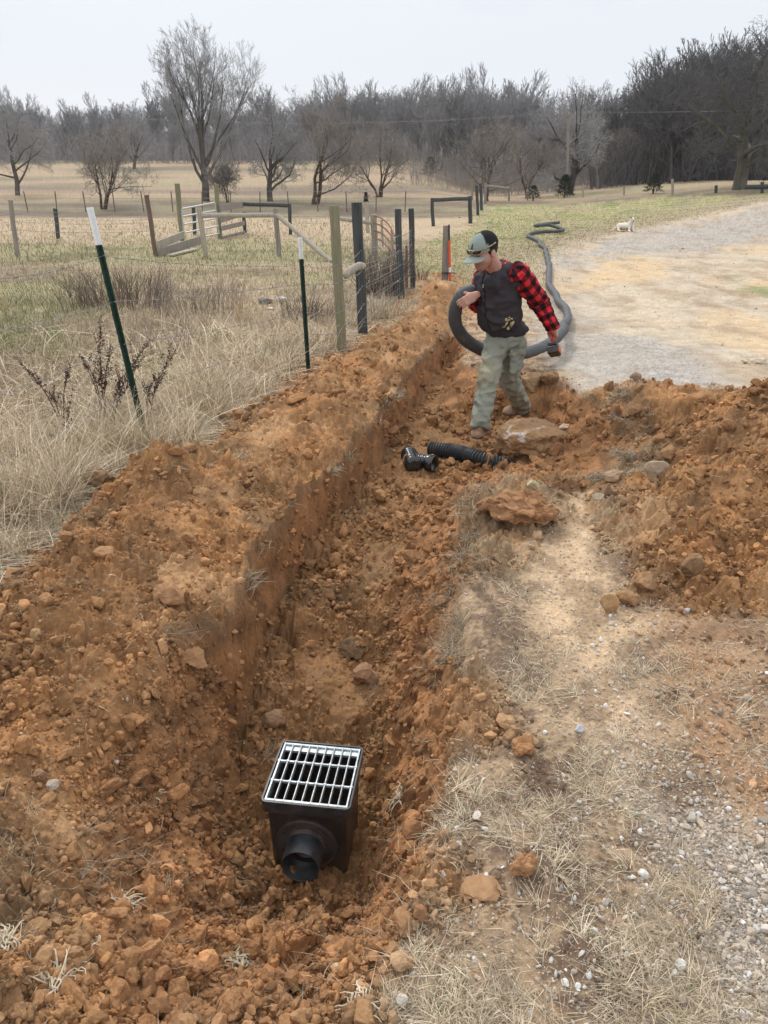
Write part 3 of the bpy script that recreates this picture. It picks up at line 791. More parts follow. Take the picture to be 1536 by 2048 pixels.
# torn turf and roots: on the lips of the trench and thrown among the clods
parts = []
liph = np.exp(-((TT-.10)/.10)**2)*(TT > .005)*EX*(gy > 2.45)*(gy < 8)
nt_ = 400
idx, x, y, z, D, r = pick(liph*spig*.8*(.1+sstep(0, .5, fbm2(gx*2.5, gy*2.5, 3, 240)))+spig*EX*(1-.5*TT)*.006*(gx < 1.2)*sstep(.1, .5, fbm2(gx*1.9, gy*1.9, 3, 241)), nt_, 27)
k = 40; n = nt_*k; sp_ = np.repeat(r.uniform(.012, .04, nt_), k)
X = np.repeat(x, k)+r.normal(size=n)*sp_; Y = np.repeat(y, k)+r.normal(size=n)*sp_; Z = np.repeat(z, k)+r.uniform(0, .02, n)
c_ = blade_cols(n, r, .10)*np.repeat(r.uniform(.35, .8, nt_), k)[:, None]
parts.append(blades(np.stack([X, Y, Z], 1), r.uniform(.025, .09, n), np.maximum(.0014, .0005*np.repeat(D, k)), np.repeat(r.uniform(0, 6.28, nt_), k)+r.normal(size=n)*1.2, np.clip(np.abs(r.normal(1.1, .4, n)), .1, 1.8), c_, r, 1.3, 4))
n = 5200
idx, x, y, z, D, r = pick(EX*spig, n, 28)
parts.append(blades(np.stack([x, y, z+.002], 1), r.uniform(.015, .07, n), np.maximum(.0012, .00045*D), r.uniform(0, 6.28, n), np.clip(np.abs(r.normal(1.2, .3, n)), .3, 1.7), blade_cols(n, r, .03)*r.uniform(.5, .95, n)[:, None], r, 1.2, 4))
v_, f_, c_ = merge(parts)
tag(mk('torn_turf_and_roots', v_, f_, m_blade, col=c_), kind='stuff')
# ------------------------------------------------------------ bare winter trees
def vrot(v, ax, a):
    return Matrix.Rotation(a, 3, ax)@v
def gen_tree(seed, H, tr, maxlev=5, spread=.6, up=.25, twig=.006, stems=1, first=.18, dens=1., wander=.16, clear=0., trunkfrac=.5, lenk=.55, limb=1.15, n0=9, budget=9000):
    """segments (p0,p1,r0,r1,level) of a leafless broadleaf tree"""
    rd = random.Random(seed); segs = []
    stack = []
    for s in range(stems):
        a = rd.uniform(0, 6.28); ln = 0.0 if stems == 1 else rd.uniform(.12, .3)
        d = Vector((math.cos(a)*ln, math.sin(a)*ln, 1)).normalized()
        stack.append((Vector((math.cos(a)*tr*.8*(stems > 1), math.sin(a)*tr*.8*(stems > 1), -.1)), d, H*trunkfrac*rd.uniform(.85, 1.1), tr/(stems**.5), 0))
    nch = [int(n0*dens), int(8*dens), int(6*dens), int(5*dens), int(4*dens)]
    while stack and len(segs) < budget:
        stack_i = 0
        p, d, L, r, lev = stack.pop(0)
        ns = max(3, int([9, 6, 4, 3, 2, 2][lev]))
        pts = [(p.copy(), r)]; dd = d.copy()
        for i in range(ns):
            w_ = wander*(1+.25*lev)
            dd = dd+Vector((rd.gauss(0, w_), rd.gauss(0, w_), rd.gauss(0, w_*.7)+up*(.25 if lev else .1)))
            dd.normalize()
            p2 = pts[-1][0]+dd*(L/ns); r2 = max(twig*.5, r*(1-(i+1)/ns*(.55 if lev == 0 else .75)))
            if lev and p2.z < .25: p2.z = .25
            segs.append((pts[-1][0], p2, pts[-1][1], r2, lev)); pts.append((p2, r2))
        if lev >= maxlev: continue
        n = nch[min(lev, 4)]
        for c in range(n):
            t = (first if lev == 0 else .2)+(1-(first if lev == 0 else .2))*((c+rd.random())/n)
            if lev == 0 and t < clear: continue
            k = min(ns-1, int(t*ns)); f = t*ns-k
            q = pts[k][0].lerp(pts[k+1][0], min(1, f)); rr = pts[k][1]*(1-f)+pts[k+1][1]*f
            ax0 = (pts[k+1][0]-pts[k][0]).normalized()
            perp = ax0.orthogonal().normalized(); perp = vrot(perp, ax0, rd.uniform(0, 6.28))
            ang = rd.uniform(.45, 1.0)*spread*1.6*(1.2-.6*t if lev == 0 else 1.0)
            nd = vrot(ax0, perp, ang)
            Lc = L*(limb if lev == 0 else lenk)*rd.uniform(.7, 1.15)*(1.15-.45*t)
            rc = max(twig, min(rr*.6, r*.42*(1.1-.5*t)))
            if lev+1 >= 3: rc = max(twig, rc*.7)
            stack.append((q, nd, Lc, rc, lev+1))
    top = max(q[1].z for q in segs); f = H/top
    return [(a*f, b_*f, c_, d_, l_) for a, b_, c_, d_, l_ in segs]
def seg_mesh(segs, n):
    p0 = np.array([s[0][:] for s in segs]); p1 = np.array([s[1][:] for s in segs])
    r0 = np.array([s[2] for s in segs]); r1 = np.array([s[3] for s in segs])
    T = p1-p0; T /= np.linalg.norm(T, axis=1)[:, None]+1e-9
    ref = np.where((np.abs(T[:, 2]) > .9)[:, None], [[1., 0, 0]], [[0, 0, 1.]])
    N = np.cross(T, ref); N /= np.linalg.norm(N, axis=1)[:, None]; B = np.cross(T, N)
    a = np.arange(n)*2*np.pi/n
    ring = np.cos(a)[None, :, None]*N[:, None]+np.sin(a)[None, :, None]*B[:, None]
    V_ = np.concatenate([p0[:, None]+ring*r0[:, None, None], p1[:, None]+ring*r1[:, None, None]], 1)
    base = (np.arange(len(segs))*2*n)[:, None]; j = np.arange(n)[None]; k = (j+1) % n
    F_ = np.stack([base+j, base+k, base+n+k, base+n+j], -1).reshape(-1, 4)
    return V_.reshape(-1, 3), F_
def bark(name, col, var=.3):
    return simple(name, col, .9, 0, var, 3, bmp=.3, vs=(1, 1, .3), spec=.1)
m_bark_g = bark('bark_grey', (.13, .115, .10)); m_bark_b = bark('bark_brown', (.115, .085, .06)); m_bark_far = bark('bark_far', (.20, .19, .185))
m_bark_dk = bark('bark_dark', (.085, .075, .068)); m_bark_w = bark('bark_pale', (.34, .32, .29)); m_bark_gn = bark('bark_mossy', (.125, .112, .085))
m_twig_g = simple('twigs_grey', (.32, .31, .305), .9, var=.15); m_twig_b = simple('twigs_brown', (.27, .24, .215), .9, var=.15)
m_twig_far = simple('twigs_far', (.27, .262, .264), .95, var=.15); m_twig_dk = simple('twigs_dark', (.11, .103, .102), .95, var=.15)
def tree_obj(segs, x, y, name, label, cat, mb_, mt, group=None, s=1., rz=0, split=2, z=None):
    zz = float(z_plane(np.array(float(x)), np.array(float(y)))) if z is None else z
    t = thing(name, label, cat, (x, y, zz), group)
    lo = [q for q in segs if q[4] < split]; hi = [q for q in segs if q[4] >= split]
    V_, F_ = seg_mesh(lo, 7); o1 = mk('trunk', V_+np.array(t.location), F_, mb_, t, smooth=True)
    V_, F_ = seg_mesh(hi, 3); o2 = mk('crown', V_+np.array(t.location), F_, mt, t)
    t.scale = (s, s, s); t.rotation_euler = (0, 0, rz)
    return t
def ux(px, y):   # sideways place of a thing seen at photo column px and standing y away
    z = float(z_plane(np.array((px-768)/FPX*y), np.array(float(y))))
    d = y*CT+(CAMH-z)*ST
    return (px-768)/FPX*d
def htop(py, y):  # height above the base of something whose top is seen at row py
    v = (py-1024)/FPX
    return CAMH-y*(ST+v*CT)/(CT-v*ST)

# the tall tree and the row standing in the meadow
Y = 50; zb = float(z_plane(np.array(ux(412, Y)), np.array(50.)))
tree_obj(gen_tree(11, 9.9, .24, 5, .52, .40, .0075, first=.18, dens=1.1, wander=.07, trunkfrac=.55, lenk=.52, limb=1.25, n0=13, budget=60000), ux(412, Y), Y, 'tall_bare_tree',
         'tallest bare tree, a wide fan of fine upright branches rising above all others', 'tree', m_bark_g, m_twig_g)
row = [
 (208, 44, 4.6, .13, 3, 'low many-stemmed bare tree in the meadow left of the tallest tree', 21, .75, .12),
 (455, 49, 2.6, .06, 4, 'small reddish bushy sapling just right of the tallest tree', 22, .7, .2),
 (540, 50, 5.2, .19, 1, 'bare tree with low wide forks, between the tallest tree and the leaning twin-trunk tree', 23, .8, .14),
 (628, 47, 6.2, .17, 2, 'bare tree with one trunk leaning far to the right over the meadow', 24, .75, .16),
 (758, 54, 4.8, .14, 3, 'small bare tree with several thin stems in front of the meadow slope', 25, .7, .2),
 (35, 56, 6.0, .17, 1, 'bare tree at the left edge with branches sweeping low over the meadow', 26, .9, .08),
 (975, 52, 5.0, .12, 3, 'grey thicket tree with drooping branches behind the far fence corner', 27, .85, .08),
 (1052, 58, 5.2, .13, 2, 'bare bushy tree right behind the yellow-topped stake', 28, .75, .15),
 (1138, 60, 7.4, .30, 1, 'gnarled dark tree with a forked trunk beside the utility pole', 29, .95, .06),
 (268, 88, 5.6, .18, 1, 'dark rounded tree standing alone on the crest of the meadow slope', 30, .8, .1),
 (1240, 70, 5.0, .14, 3, 'wide low bush-like tree between the pale trunk and the dark cedar', 31, .8, .12)]
for px, y, H, tr, st, lab, sd_, spd, upv in row:
    dark = px in (1138,)
    tree_obj(gen_tree(sd_, H, tr, 4 if st > 2 else 5, spd, upv+.12, .0085, stems=st, first=.2, dens=1.0, wander=.13, trunkfrac=.5, lenk=.55, limb=1.1, n0=9 if st == 1 else 6, budget=30000), ux(px, y), y, 'bare_tree', lab, 'tree',
             m_bark_b if st > 1 and not dark else m_bark_g if not dark else m_bark_dk, m_twig_b if st > 1 else m_twig_g)
# the big old tree by the drive at the right
tree_obj(gen_tree(41, 8.2, .40, 5, .95, .12, .011, first=.3, dens=1.0, wander=.14, trunkfrac=.5, lenk=.6, limb=1.3, n0=9, budget=30000), ux(1478, 46), 46, 'old_spreading_tree',
         'huge old spreading tree with thick mossy leaning trunk by the end of the drive', 'tree', m_bark_gn, m_twig_dk)
# the wood: a few shapes, every tree an object
protos = []
for k, (H, sp_, upv, st) in enumerate(((10, .42, .35, 1), (9.5, .55, .3, 1), (10.5, .36, .45, 1), (9, .7, .22, 1), (8.5, .6, .3, 2), (10, .5, .4, 2))):
    sg = gen_tree(60+k, H, .16, 4, sp_, upv, .019, stems=st, first=.3, dens=1.12, wander=.10, trunkfrac=.6, lenk=.5, limb=.9, n0=10, budget=12000)
    V1, F1 = seg_mesh([q for q in sg if q[4] < 2], 5); V2, F2 = seg_mesh([q for q in sg if q[4] >= 2], 3)
    protos.append((V1, F1, V2, F2))
pm = {}
def wood_tree(k, x, y, s, dark, sz, name, label, group, pale=False):
    key = (k, dark, pale)
    z = float(z_plane(np.array(float(x)), np.array(float(y))))
    t = thing(name, label, 'tree', (x, y, z), group)
    if key not in pm:
        V1, F1, V2, F2 = protos[k]
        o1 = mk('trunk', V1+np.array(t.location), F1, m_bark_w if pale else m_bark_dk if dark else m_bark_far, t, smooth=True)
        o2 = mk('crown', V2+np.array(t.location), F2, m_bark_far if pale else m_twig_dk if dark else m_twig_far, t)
        pm[key] = (o1, o2)
    else:
        for o in pm[key]:
            c_ = o.copy(); COL.objects.link(c_); c_.parent = t
    t.scale = (s, s, s*sz); t.rotation_euler = (0, 0, random.uniform(0, 6.28))
    return t
rd = random.Random(5)
topline = [(-200, 150), (0, 178), (60, 190), (110, 235), (150, 215), (200, 205), (260, 190), (330, 200), (420, 215), (500, 215), (560, 190), (620, 178), (700, 165), (760, 175), (800, 175), (860, 165), (930, 150), (1000, 150), (1060, 165), (1120, 178), (1180, 175), (1230, 165), (1270, 130), (1330, 110), (1400, 80), (1450, 55), (1536, 40), (1800, 10)]
def topy(px): return float(np.interp(px, [a for a, _ in topline], [b_ for _, b_ in topline]))
G1 = 'bare grey trees along the edge of the far wood'
G2 = 'taller dark trees in the wood at the right'
for i in range(230):
    px = -160+i*(1900/230)+rd.uniform(-9, 9)
    right = px > 1230
    y = rd.uniform(100, 150) if px < 860 else rd.uniform(84, 125) if px < 1230 else rd.uniform(62, 95)
    x = ux(px, y)
    zg = float(z_plane(np.array(x), np.array(y)))
    H = htop(topy(px)+rd.uniform(-30, 14)+(rd.random() < .3)*30, y)-zg
    H = max(3.5, H)
    k = rd.randrange(6)
    wood_tree(k, x, y, H/10.2, right, rd.uniform(.95, 1.05), 'dark_bare_tree' if right else 'wood_tree',
              'tall dark bare tree in the wood at the right, behind the end of the drive' if right else 'slender bare grey tree in the far wood beyond the meadow', G2 if right else G1)
for px, y, pt, lab in ((875, 92, 215, 'pale-trunked tree at the edge of the wood, left one of the close pair'), (889, 92, 240, 'thin pale-trunked tree at the edge of the wood, right one of the pair'), (1196, 66, 190, 'tree with a stout whitish bare trunk right of the utility pole')):
    x = ux(px, y); zg = float(z_plane(np.array(x), np.array(y)))
    wood_tree(2, x, y, (htop(pt, y)-zg)/10.2, False, 1, 'pale_trunk_tree', lab, None, True)
# undergrowth filling the wood between the trunks, and the wooded ridge behind
def brush_field(name, n, pxr, yr, hfun, mat, seed, wr=(.02, .05), kids=2):
    r = np.random.default_rng(seed)
    px = r.uniform(*pxr, n); y = r.uniform(*yr, n)
    zz = z_plane((px-768)/FPX*y, y); x = (px-768)/FPX*(y*CT+(CAMH-zz)*ST); zz = z_plane(x, y)
    h = hfun(px, y, r)
    V_, F_ = [], []; off = 0
    for lv in range(kids+1):
        a = r.uniform(0, 6.28, n); ln = np.abs(r.normal(.3+.28*lv, .25, n))
        b0 = r.uniform(0, .6, n)*(lv > 0)
        p0 = np.stack([x, y, zz+h*b0], 1); L = h*(1-b0)*r.uniform(.6, 1, n)
        v, f, c_ = blades(p0, L, r.uniform(*wr, n)*(1-.3*lv), a, ln, np.zeros((n, 3)), r, 1.3, 4)
        V_.append(v); F_.append(f+off); off += len(v)
    return tag(mk(name, np.vstack(V_), np.vstack(F_), mat), kind='stuff')
brush_field('woodland_undergrowth', 9000, (-250, 1250), (98, 150), lambda p, y, r: r.uniform(1.2, 6.2, len(p))*(1-.2*(p > 860)), m_twig_far, 301, (.03, .09), 3)
brush_field('woodland_undergrowth', 7000, (1180, 2000), (64, 98), lambda p, y, r: r.uniform(1.2, 6.4, len(p)), m_twig_dk, 302, (.03, .08), 3)
brush_field('brushy_fence_line', 2600, (820, 1420), (66, 84), lambda p, y, r: r.uniform(.8, 3.4, len(p)), m_twig_b, 303, (.012, .035), 3)
# ridge
def ridge(name, y0, pts, mat, seed, depth=90):
    xs = np.linspace(-300, 1900, 420); V_ = []; rr = np.array([0, .25, .5, .75, 1.])
    top = np.interp(xs, [a for a, _ in pts], [b_ for _, b_ in pts])
    hz = np.array([htop(t_, y0+depth) for t_ in top])
    hz = hz+.9*perlin2(xs*.05, 0*xs, seed)+.8*perlin2(xs*.17, 0*xs, seed+1)
    for q in np.linspace(0, 1, 22):
        yy = y0+depth*q; z = -1+(hz+1)*math.sin(q*math.pi/2)**1.2
        X_ = (xs-768)/FPX*(yy*CT+1.7*ST)
        V_.append(np.stack([X_, np.full_like(xs, yy), z+.5*perlin2(X_*.5, yy+0*X_, seed+2)], 1))
    n_ = len(xs); m_ = len(V_); a, b_ = np.meshgrid(np.arange(m_-1), np.arange(n_-1), indexing='ij'); q0 = (a*n_+b_).ravel()
    return tag(mk(name, np.vstack(V_), np.stack([q0, q0+1, q0+n_+1, q0+n_], 1), mat, smooth=False), kind='structure')
m_ridge = simple('wooded_ridge', (.15, .148, .155), .95, 0, .35, .5, bmp=.6, spec=.05)
m_ridge_d = simple('dark_wooded_ridge', (.045, .043, .045), .95, 0, .4, .5, bmp=.6, spec=.05)
ridge('hills', 160, [(-300, 262), (0, 262), (500, 268), (800, 250), (1000, 238), (1100, 232), (1250, 238), (1900, 230)], m_ridge, 5)
ridge('hills', 100, [(-300, 420), (960, 420), (1040, 330), (1110, 275), (1250, 238), (1340, 212), (1430, 195), (1536, 178), (1900, 120)], m_ridge_d, 9, 60)
# far haze
# ------------------------------------------------------------ catch basin
def dusty(name, col, rough, amt, z0, z1, sc=9):
    """plastic with dried clay smeared over it, thicker towards the ground"""
    m, nt, b = nmat(name); v = coords(nt)
    ge = nt.nodes.new('ShaderNodeNewGeometry'); sp = nt.nodes.new('ShaderNodeSeparateXYZ'); nt.links.new(ge.outputs['Position'], sp.inputs[0])
    mr = nt.nodes.new('ShaderNodeMapRange'); mr.inputs[1].default_value = z0; mr.inputs[2].default_value = z1; mr.inputs[3].default_value = 1; mr.inputs[4].default_value = 0; nt.links.new(sp.outputs[2], mr.inputs[0])
    n1 = noise(nt, sc, 6, .75, v); ad = nt.nodes.new('ShaderNodeMath'); ad.operation = 'MULTIPLY_ADD'; nt.links.new(mr.outputs[0], ad.inputs[0]); ad.inputs[1].default_value = .22; nt.links.new(n1, ad.inputs[2])
    f = ramp(nt, ad.outputs[0], [(.50, .04), (.70, amt)])
    nt.links.new(mixc(nt, col, (.30, .18, .10), f), b.inputs['Base Color'])
    rr = nt.nodes.new('ShaderNodeMapRange'); rr.inputs[3].default_value = rough; rr.inputs[4].default_value = .95; nt.links.new(f, rr.inputs[0]); nt.links.new(rr.outputs[0], b.inputs['Roughness'])
    bump(nt, b, n1, .08, .003); return m
m_blk = dusty('black_plastic', (.013, .014, .017), .34, .28, -.62, -.42)
m_blk2 = simple('black_pipe_plastic', (.034, .037, .042), .34, 0, .5, 20, spec=.5)
m_galv, nt, b = nmat('galvanised_steel')
f = noise(nt, 60, 5, .7, coords(nt)); c = mixc(nt, (.24, .27, .29), (.58, .62, .64), ramp(nt, f, [(.3, 0.), (.7, 1.)]))
c = mixc(nt, c, (.30, .20, .12), ramp(nt, noise(nt, 16, 6, .8, coords(nt)), [(.52, 0.), (.70, .6)]))
nt.links.new(c, b.inputs['Base Color']); b.inputs['Metallic'].default_value = .55; b.inputs['Roughness'].default_value = .42
BC = np.array([-.2475, 2.11]); BA = R(-7.4); BX = np.array([math.cos(BA), math.sin(BA)]); BY = np.array([-math.sin(BA), math.cos(BA)])
ZT, ZB = -.27, -.61
def BL(pts):
    pts = np.atleast_2d(np.array(pts, float))
    return np.stack([BC[0]+pts[:, 0]*BX[0]+pts[:, 1]*BY[0], BC[1]+pts[:, 0]*BX[1]+pts[:, 1]*BY[1], pts[:, 2]], 1)
BR = np.array([[BX[0], BY[0], 0], [BX[1], BY[1], 0], [0, 0, 1]])
basin = thing('catch_basin', 'square black plastic catch basin with slotted steel grate, standing in the trench', 'catch basin', (BC[0], BC[1], ZB))
def rring(hw, rad, z, n=5):
    o = []
    for q, (sx, sy) in enumerate(((1, -1), (1, 1), (-1, 1), (-1, -1))):
        for i in range(n):
            a = -math.pi/2+q*math.pi/2+i/(n-1)*math.pi/2
            o.append((sx*(hw-rad)+rad*math.cos(a), sy*(hw-rad)+rad*math.sin(a), z))
    return o
def rings_mesh(rs, close_last=False):
    n = len(rs[0]); V_ = BL([p for r_ in rs for p in r_]); F_ = []
    for i in range(len(rs)-1):
        for j in range(n): F_.append((i*n+j, i*n+(j+1) % n, i*n+n+(j+1) % n, i*n+n+j))
    return V_, F_, n
mb = MB()
rs = [rring(.132, .012, ZB), rring(.139, .012, ZT-.060), rring(.141, .012, ZT-.048)]
inn = [rring(.133, .008, ZT-.03), rring(.126, .008, ZB+.01)]
rr_ = rs+[rring(.141, .012, ZT-.03)]+inn
V_, F_, n = rings_mesh(rr_); mb.add(V_, F_)
fl = BL([(0, 0, ZB+.01)]); last = V_[-n:]
mb.add(np.vstack([last, fl]), [(n, j, (j+1) % n) for j in range(n)])
for sx in (-1, 1):      # corner ribs on the front wall
    mb.box(BL([(sx*.118, -.1375, (ZT+ZB)/2-.02)])[0], (.006, .004, .24), BR)
box = mb.build('box', m_blk, basin)
mb = MB()
V_, F_, n = rings_mesh([rring(.146, .014, ZT-.055), rring(.152, .016, ZT-.050), rring(.155, .018, ZT-.004), rring(.1545, .018, ZT), rring(.1485, .014, ZT), rring(.148, .014, ZT-.024), rring(.134, .01, ZT-.024), rring(.1335, .01, ZT-.05)])
mb.add(V_, F_); mb.build('rim', m_blk2, basin, smooth=False)
mb = MB(); g = .1445; zt = ZT-.001; bd = .020
for i in range(10):
    x = -g+.004+i*(2*g-.008)/9
    w_ = .0070 if i in (0, 9) else .0046
    mb.box(BL([(x, 0, zt-bd/2)])[0], (w_, 2*g, bd), BR, .0012)
for y_, w_ in ((-g+.005, .010), (g-.005, .010)):
    mb.box(BL([(0, y_, zt-bd/2-.0008)])[0], (2*g, w_, bd), BR, .0015)
mb.box(BL([(0, g-.020, zt-.013)])[0], (2*g-.01, .026, .010), BR)
mb.box(BL([(0, -g+.012, zt-.015)])[0], (2*g-.01, .010, .010), BR)
for y_ in (-.048, .050):
    mb.box(BL([(0, y_, zt-.0062)])[0], (2*g, .0075, .0105), BR, .0015)
    for i in range(10):
        x = -g+.004+i*(2*g-.008)/9
        mb.box(BL([(x, y_, zt-.003)])[0], (.013, .0105, .0085), BR, .002)
mb.build('grate', m_galv, basin)
fdir = np.array([-BY[0], -BY[1], 0]); fc = BL([(-.004, -.1395, -.462)])[0]
mb = MB(); mb.lathe([(-.004, .110), (.006, .110), (.008, .107), (.005, .104), (.005, .073), (.02, .0715), (.03, .055), (-.004, .055)], fc, fdir, 48)
fln = mb.build('outlet_flange', dusty('flange_plastic', (.034, .036, .041), .38, .3, -.62, -.5), basin, smooth=False)
mb = MB(); mb.lathe([(.0, .070), (.100, .066), (.102, .065), (.102, .062), (.100, .061), (.004, .062), (.003, .001)], fc+fdir*.004, fdir+np.array([0, 0, .06]), 40)
mb.build('spigot', m_blk2, basin, smooth=True)
for k, a0, a1 in ((0, 115, 150), (1, 35, 72), (2, -40, -10), (3, 200, 225)):   # twist-lock lugs on the flange
    pts = []
    for a in np.linspace(R(a0), R(a1), 8):
        pts.append(fc+fdir*.0075+np.array([*(BX*math.cos(a)*.092), math.sin(a)*.092]))
    mb = MB(); mb.tube(pts, .0035, 6); mb.build('locking_lug', m_blk2, fln)
mb = MB()
for k in range(4):      # rows of tiny raised characters, too small to read
    for q in range(14-k):
        xx = -.034+q*.0052+k*.002; zz = .092-k*.0075-abs(xx)*.12
        if (q*7+k*3) % 5 == 0: continue
        mb.box(fc+fdir*.0058+np.array([*(BX*xx), zz]), (.0028, .0012, .0036), BR)
mb.build('raised_lettering', m_blk2, fln)

# ------------------------------------------------------------ fittings and pipes
def w3(px, py, z):
    x, y = W(px, py, z); return np.array([x, y, z])
m_gloss = simple('glossy_black_plastic', (.015, .016, .018), .16, 0, .3, 10, spec=.7)
wy = thing('wye_fitting', 'glossy black plastic wye fitting lying in the trench at the open pipe end', 'pipe fitting', w3(826, 915, -.45))
A0, A1 = w3(826, 930, -.355), w3(812, 893, -.40)
ax = (A1-A0); La = np.linalg.norm(ax); ax = ax/La; La = .30; A1 = A0+ax*La
mb = MB(); prof = [(-.012, .001), (-.012, .030), (-.006, .048), (.0, .058), (.01, .066), (.035, .066), (.04, .060)]
for k in range(5): prof += [(.055+k*.032, .060), (.059+k*.032, .065), (.067+k*.032, .065), (.071+k*.032, .060)]
prof += [(.235, .060), (.24, .068), (.30, .068), (.30, .060), (.2, .058)]
mb.lathe(prof, A0, ax, 28); mb.build('main_barrel', m_gloss, wy, smooth=True)
B0 = A0+ax*.15; B1 = w3(860, 926, -.365); bx_ = (B1-B0)/np.linalg.norm(B1-B0)
mb = MB(); mb.lathe([(.03, .056), (.07, .056), (.075, .061), (.083, .061), (.088, .056), (.10, .056), (.105, .061), (.113, .061), (.118, .056), (.13, .057), (.14, .064), (.205, .066), (.205, .061), (.1, .055), (.09, .001)], B0, bx_, 28)
mb.build('branch_collar', m_gloss, wy, smooth=True)
def bez(pts, n):
    pts = np.array(pts, float); m = len(pts); out = []
    P_ = np.vstack([2*pts[0]-pts[1], pts, 2*pts[-1]-pts[-2]])
    for i in range(m-1):
        a, b_, c_, d_ = P_[i:i+4]
        for t in np.linspace(0, 1, n, endpoint=False):
            out.append(.5*((2*b_)+(c_-a)*t+(2*a-5*b_+4*c_-d_)*t*t+(-a+3*b_-3*c_+d_)*t**3))
    out.append(pts[-1]); return np.array(out)
pc = bez([w3(860, 898, -.37), w3(912, 904, -.355), w3(968, 919, -.355), w3(1040, 940, -.43)], 70)
L = np.concatenate([[0], np.cumsum(np.linalg.norm(np.diff(pc, axis=0), axis=1))])
n = int(L[-1]/.0045); tt_ = np.linspace(0, L[-1], n); pc = np.stack([np.interp(tt_, L, pc[:, i]) for i in range(3)], 1)
rad = .053+.0075*np.clip(np.sin(tt_/.022*2*np.pi)*1.8, -1, 1)
cp = thing('corrugated_pipe', 'short ribbed black corrugated pipe half buried in dirt beside the wye fitting', 'drain pipe', pc[0])
mb = MB(); mb.tube(pc, rad, 22, cap=False); mb.build('ribbed_wall', simple('ribbed_plastic', (.035, .037, .041), .45, 0, .2, 20, spec=.5), cp, smooth=False)
mb = MB(); mb.lathe([(0, .056), (0, .050), (.10, .048), (.10, .001)], pc[0], pc[3]-pc[0], 22); mb.build('open_end', m_blk, cp, smooth=True)
# sock-wrapped coil carried by the man and trailing away
m_sock, nt, b = nmat('filter_sock')
vv_ = coords(nt); f = noise(nt, 30, 4, .6, vv_); c = mixc(nt, (.040, .044, .048), (.082, .088, .094), f)
c = mixc(nt, c, (.26, .19, .13), ramp(nt, noise(nt, 7, 6, .75, vv_), [(.54, 0.), (.72, .55)]))
nt.links.new(c, b.inputs['Base Color']); b.inputs['Roughness'].default_value = .7; bump(nt, b, noise(nt, 90, 3, .6, vv_), .25, .004)
def onroad(px, py, h=.055):
    x, y = Gp(px, py); return np.array([x, y, float(z_plane(np.array(x), np.array(y)))+h])
SP = [P(945, 583, 6.32), P(926, 590, 6.30), P(913, 612, 6.32), P(910, 640, 6.38), P(920, 666, 6.47), P(943, 688, 6.6), P(985, 706, 6.85), P(1031, 708, 7.1), P(1068, 701, 7.5), P(1098, 687, 8.0), P(1120, 668, 8.6),
      onroad(1132, 648), onroad(1126, 625), onroad(1110, 602), onroad(1099, 575), onroad(1097, 545), onroad(1093, 515), onroad(1085, 498), onroad(1074, 485), onroad(1055, 476), onroad(1064, 470), onroad(1090, 468)+[0, 0, .02], onroad(1118, 469)+[0, 0, .05], onroad(1127, 466)+[0, .25, .05], onroad(1100, 464)+[0, .3, .14], onroad(1075, 465)+[0, .2, .14], onroad(1078, 462)+[0, .5, .10], onroad(1121, 459)+[0, .3, .16]]
pc = bez(SP, 14)
L = np.concatenate([[0], np.cumsum(np.linalg.norm(np.diff(pc, axis=0), axis=1))]); tt_ = np.concatenate([np.arange(0, 4.2, .006), np.arange(4.2, L[-1], .05)]); pc = np.stack([np.interp(tt_, L, pc[:, i]) for i in range(3)], 1)
pc = pc+np.stack([perlin3(pc[:, 0]*2, pc[:, 1]*.9, pc[:, 2], s_) for s_ in (1, 2, 3)], 1)*np.array([.07, .05, 0])*sstep(8, 10, pc[:, 1])[:, None]
sockp = thing('sock_wrapped_pipe', 'long grey sock-covered drain pipe carried by the man and trailing up the drive', 'drain pipe', SP[12])
mb = MB(); mb.tube(pc, .055+.0030*perlin2(tt_*5, tt_*0, 4)+.0014*np.sin(tt_/.030*6.283)*(tt_ < 4.2)-.004*np.exp(-((tt_ % .83-.4)/.05)**2), 20); mb.build('fabric_sock', m_sock, sockp, smooth=True)
mb = MB(); mb.lathe([(0, .050), (.018, .050), (.018, .042), (-.02, .04), (-.02, .001)], pc[0], pc[0]-pc[2], 18); mb.build('pipe_end', m_blk, sockp)

# ------------------------------------------------------------ posts, wire and gates
def woodmat(name, lo, hi, sc=(30, 30, 1.6), green=None):
    m, nt, b = nmat(name)
    v = coords(nt, sc); f = noise(nt, 1.2, 6, .7, v, .4)
    c = mixc(nt, lo, hi, ramp(nt, f, [(.3, 0.), (.7, 1.)]))
    if green: c = mixc(nt, c, green, ramp(nt, noise(nt, 5, 4, .6, coords(nt)), [(.45, 0.), (.7, .7)]))
    nt.links.new(c, b.inputs['Base Color']); b.inputs['Roughness'].default_value = .9; b.inputs['Specular IOR Level'].default_value = .12
    bump(nt, b, f, .5, .006); return m
m_wgreen = woodmat('treated_grey_green_wood', (.15, .14, .09), (.33, .30, .20), green=(.19, .20, .12))
m_wdark = woodmat('dark_weathered_wood', (.028, .030, .032), (.11, .115, .115), green=(.07, .085, .08))
m_wgrey = woodmat('silver_grey_wood', (.17, .15, .13), (.38, .34, .30))
m_wpale = woodmat('pale_weathered_wood', (.26, .23, .18), (.50, .45, .37))
m_wred = woodmat('reddish_weathered_wood', (.10, .065, .05), (.24, .18, .15))
m_wire = simple('galvanised_wire', (.30, .30, .30), .45, .6, .3, 40)
m_rust = simple('rusty_steel', (.28, .12, .075), .8, .2, .4, 20)
m_tgreen = simple('green_painted_steel', (.022, .050, .035), .5, .1, .35, 30, bmp=.1)
m_twhite = simple('white_paint', (.78, .78, .77), .55, 0, .06, 40)
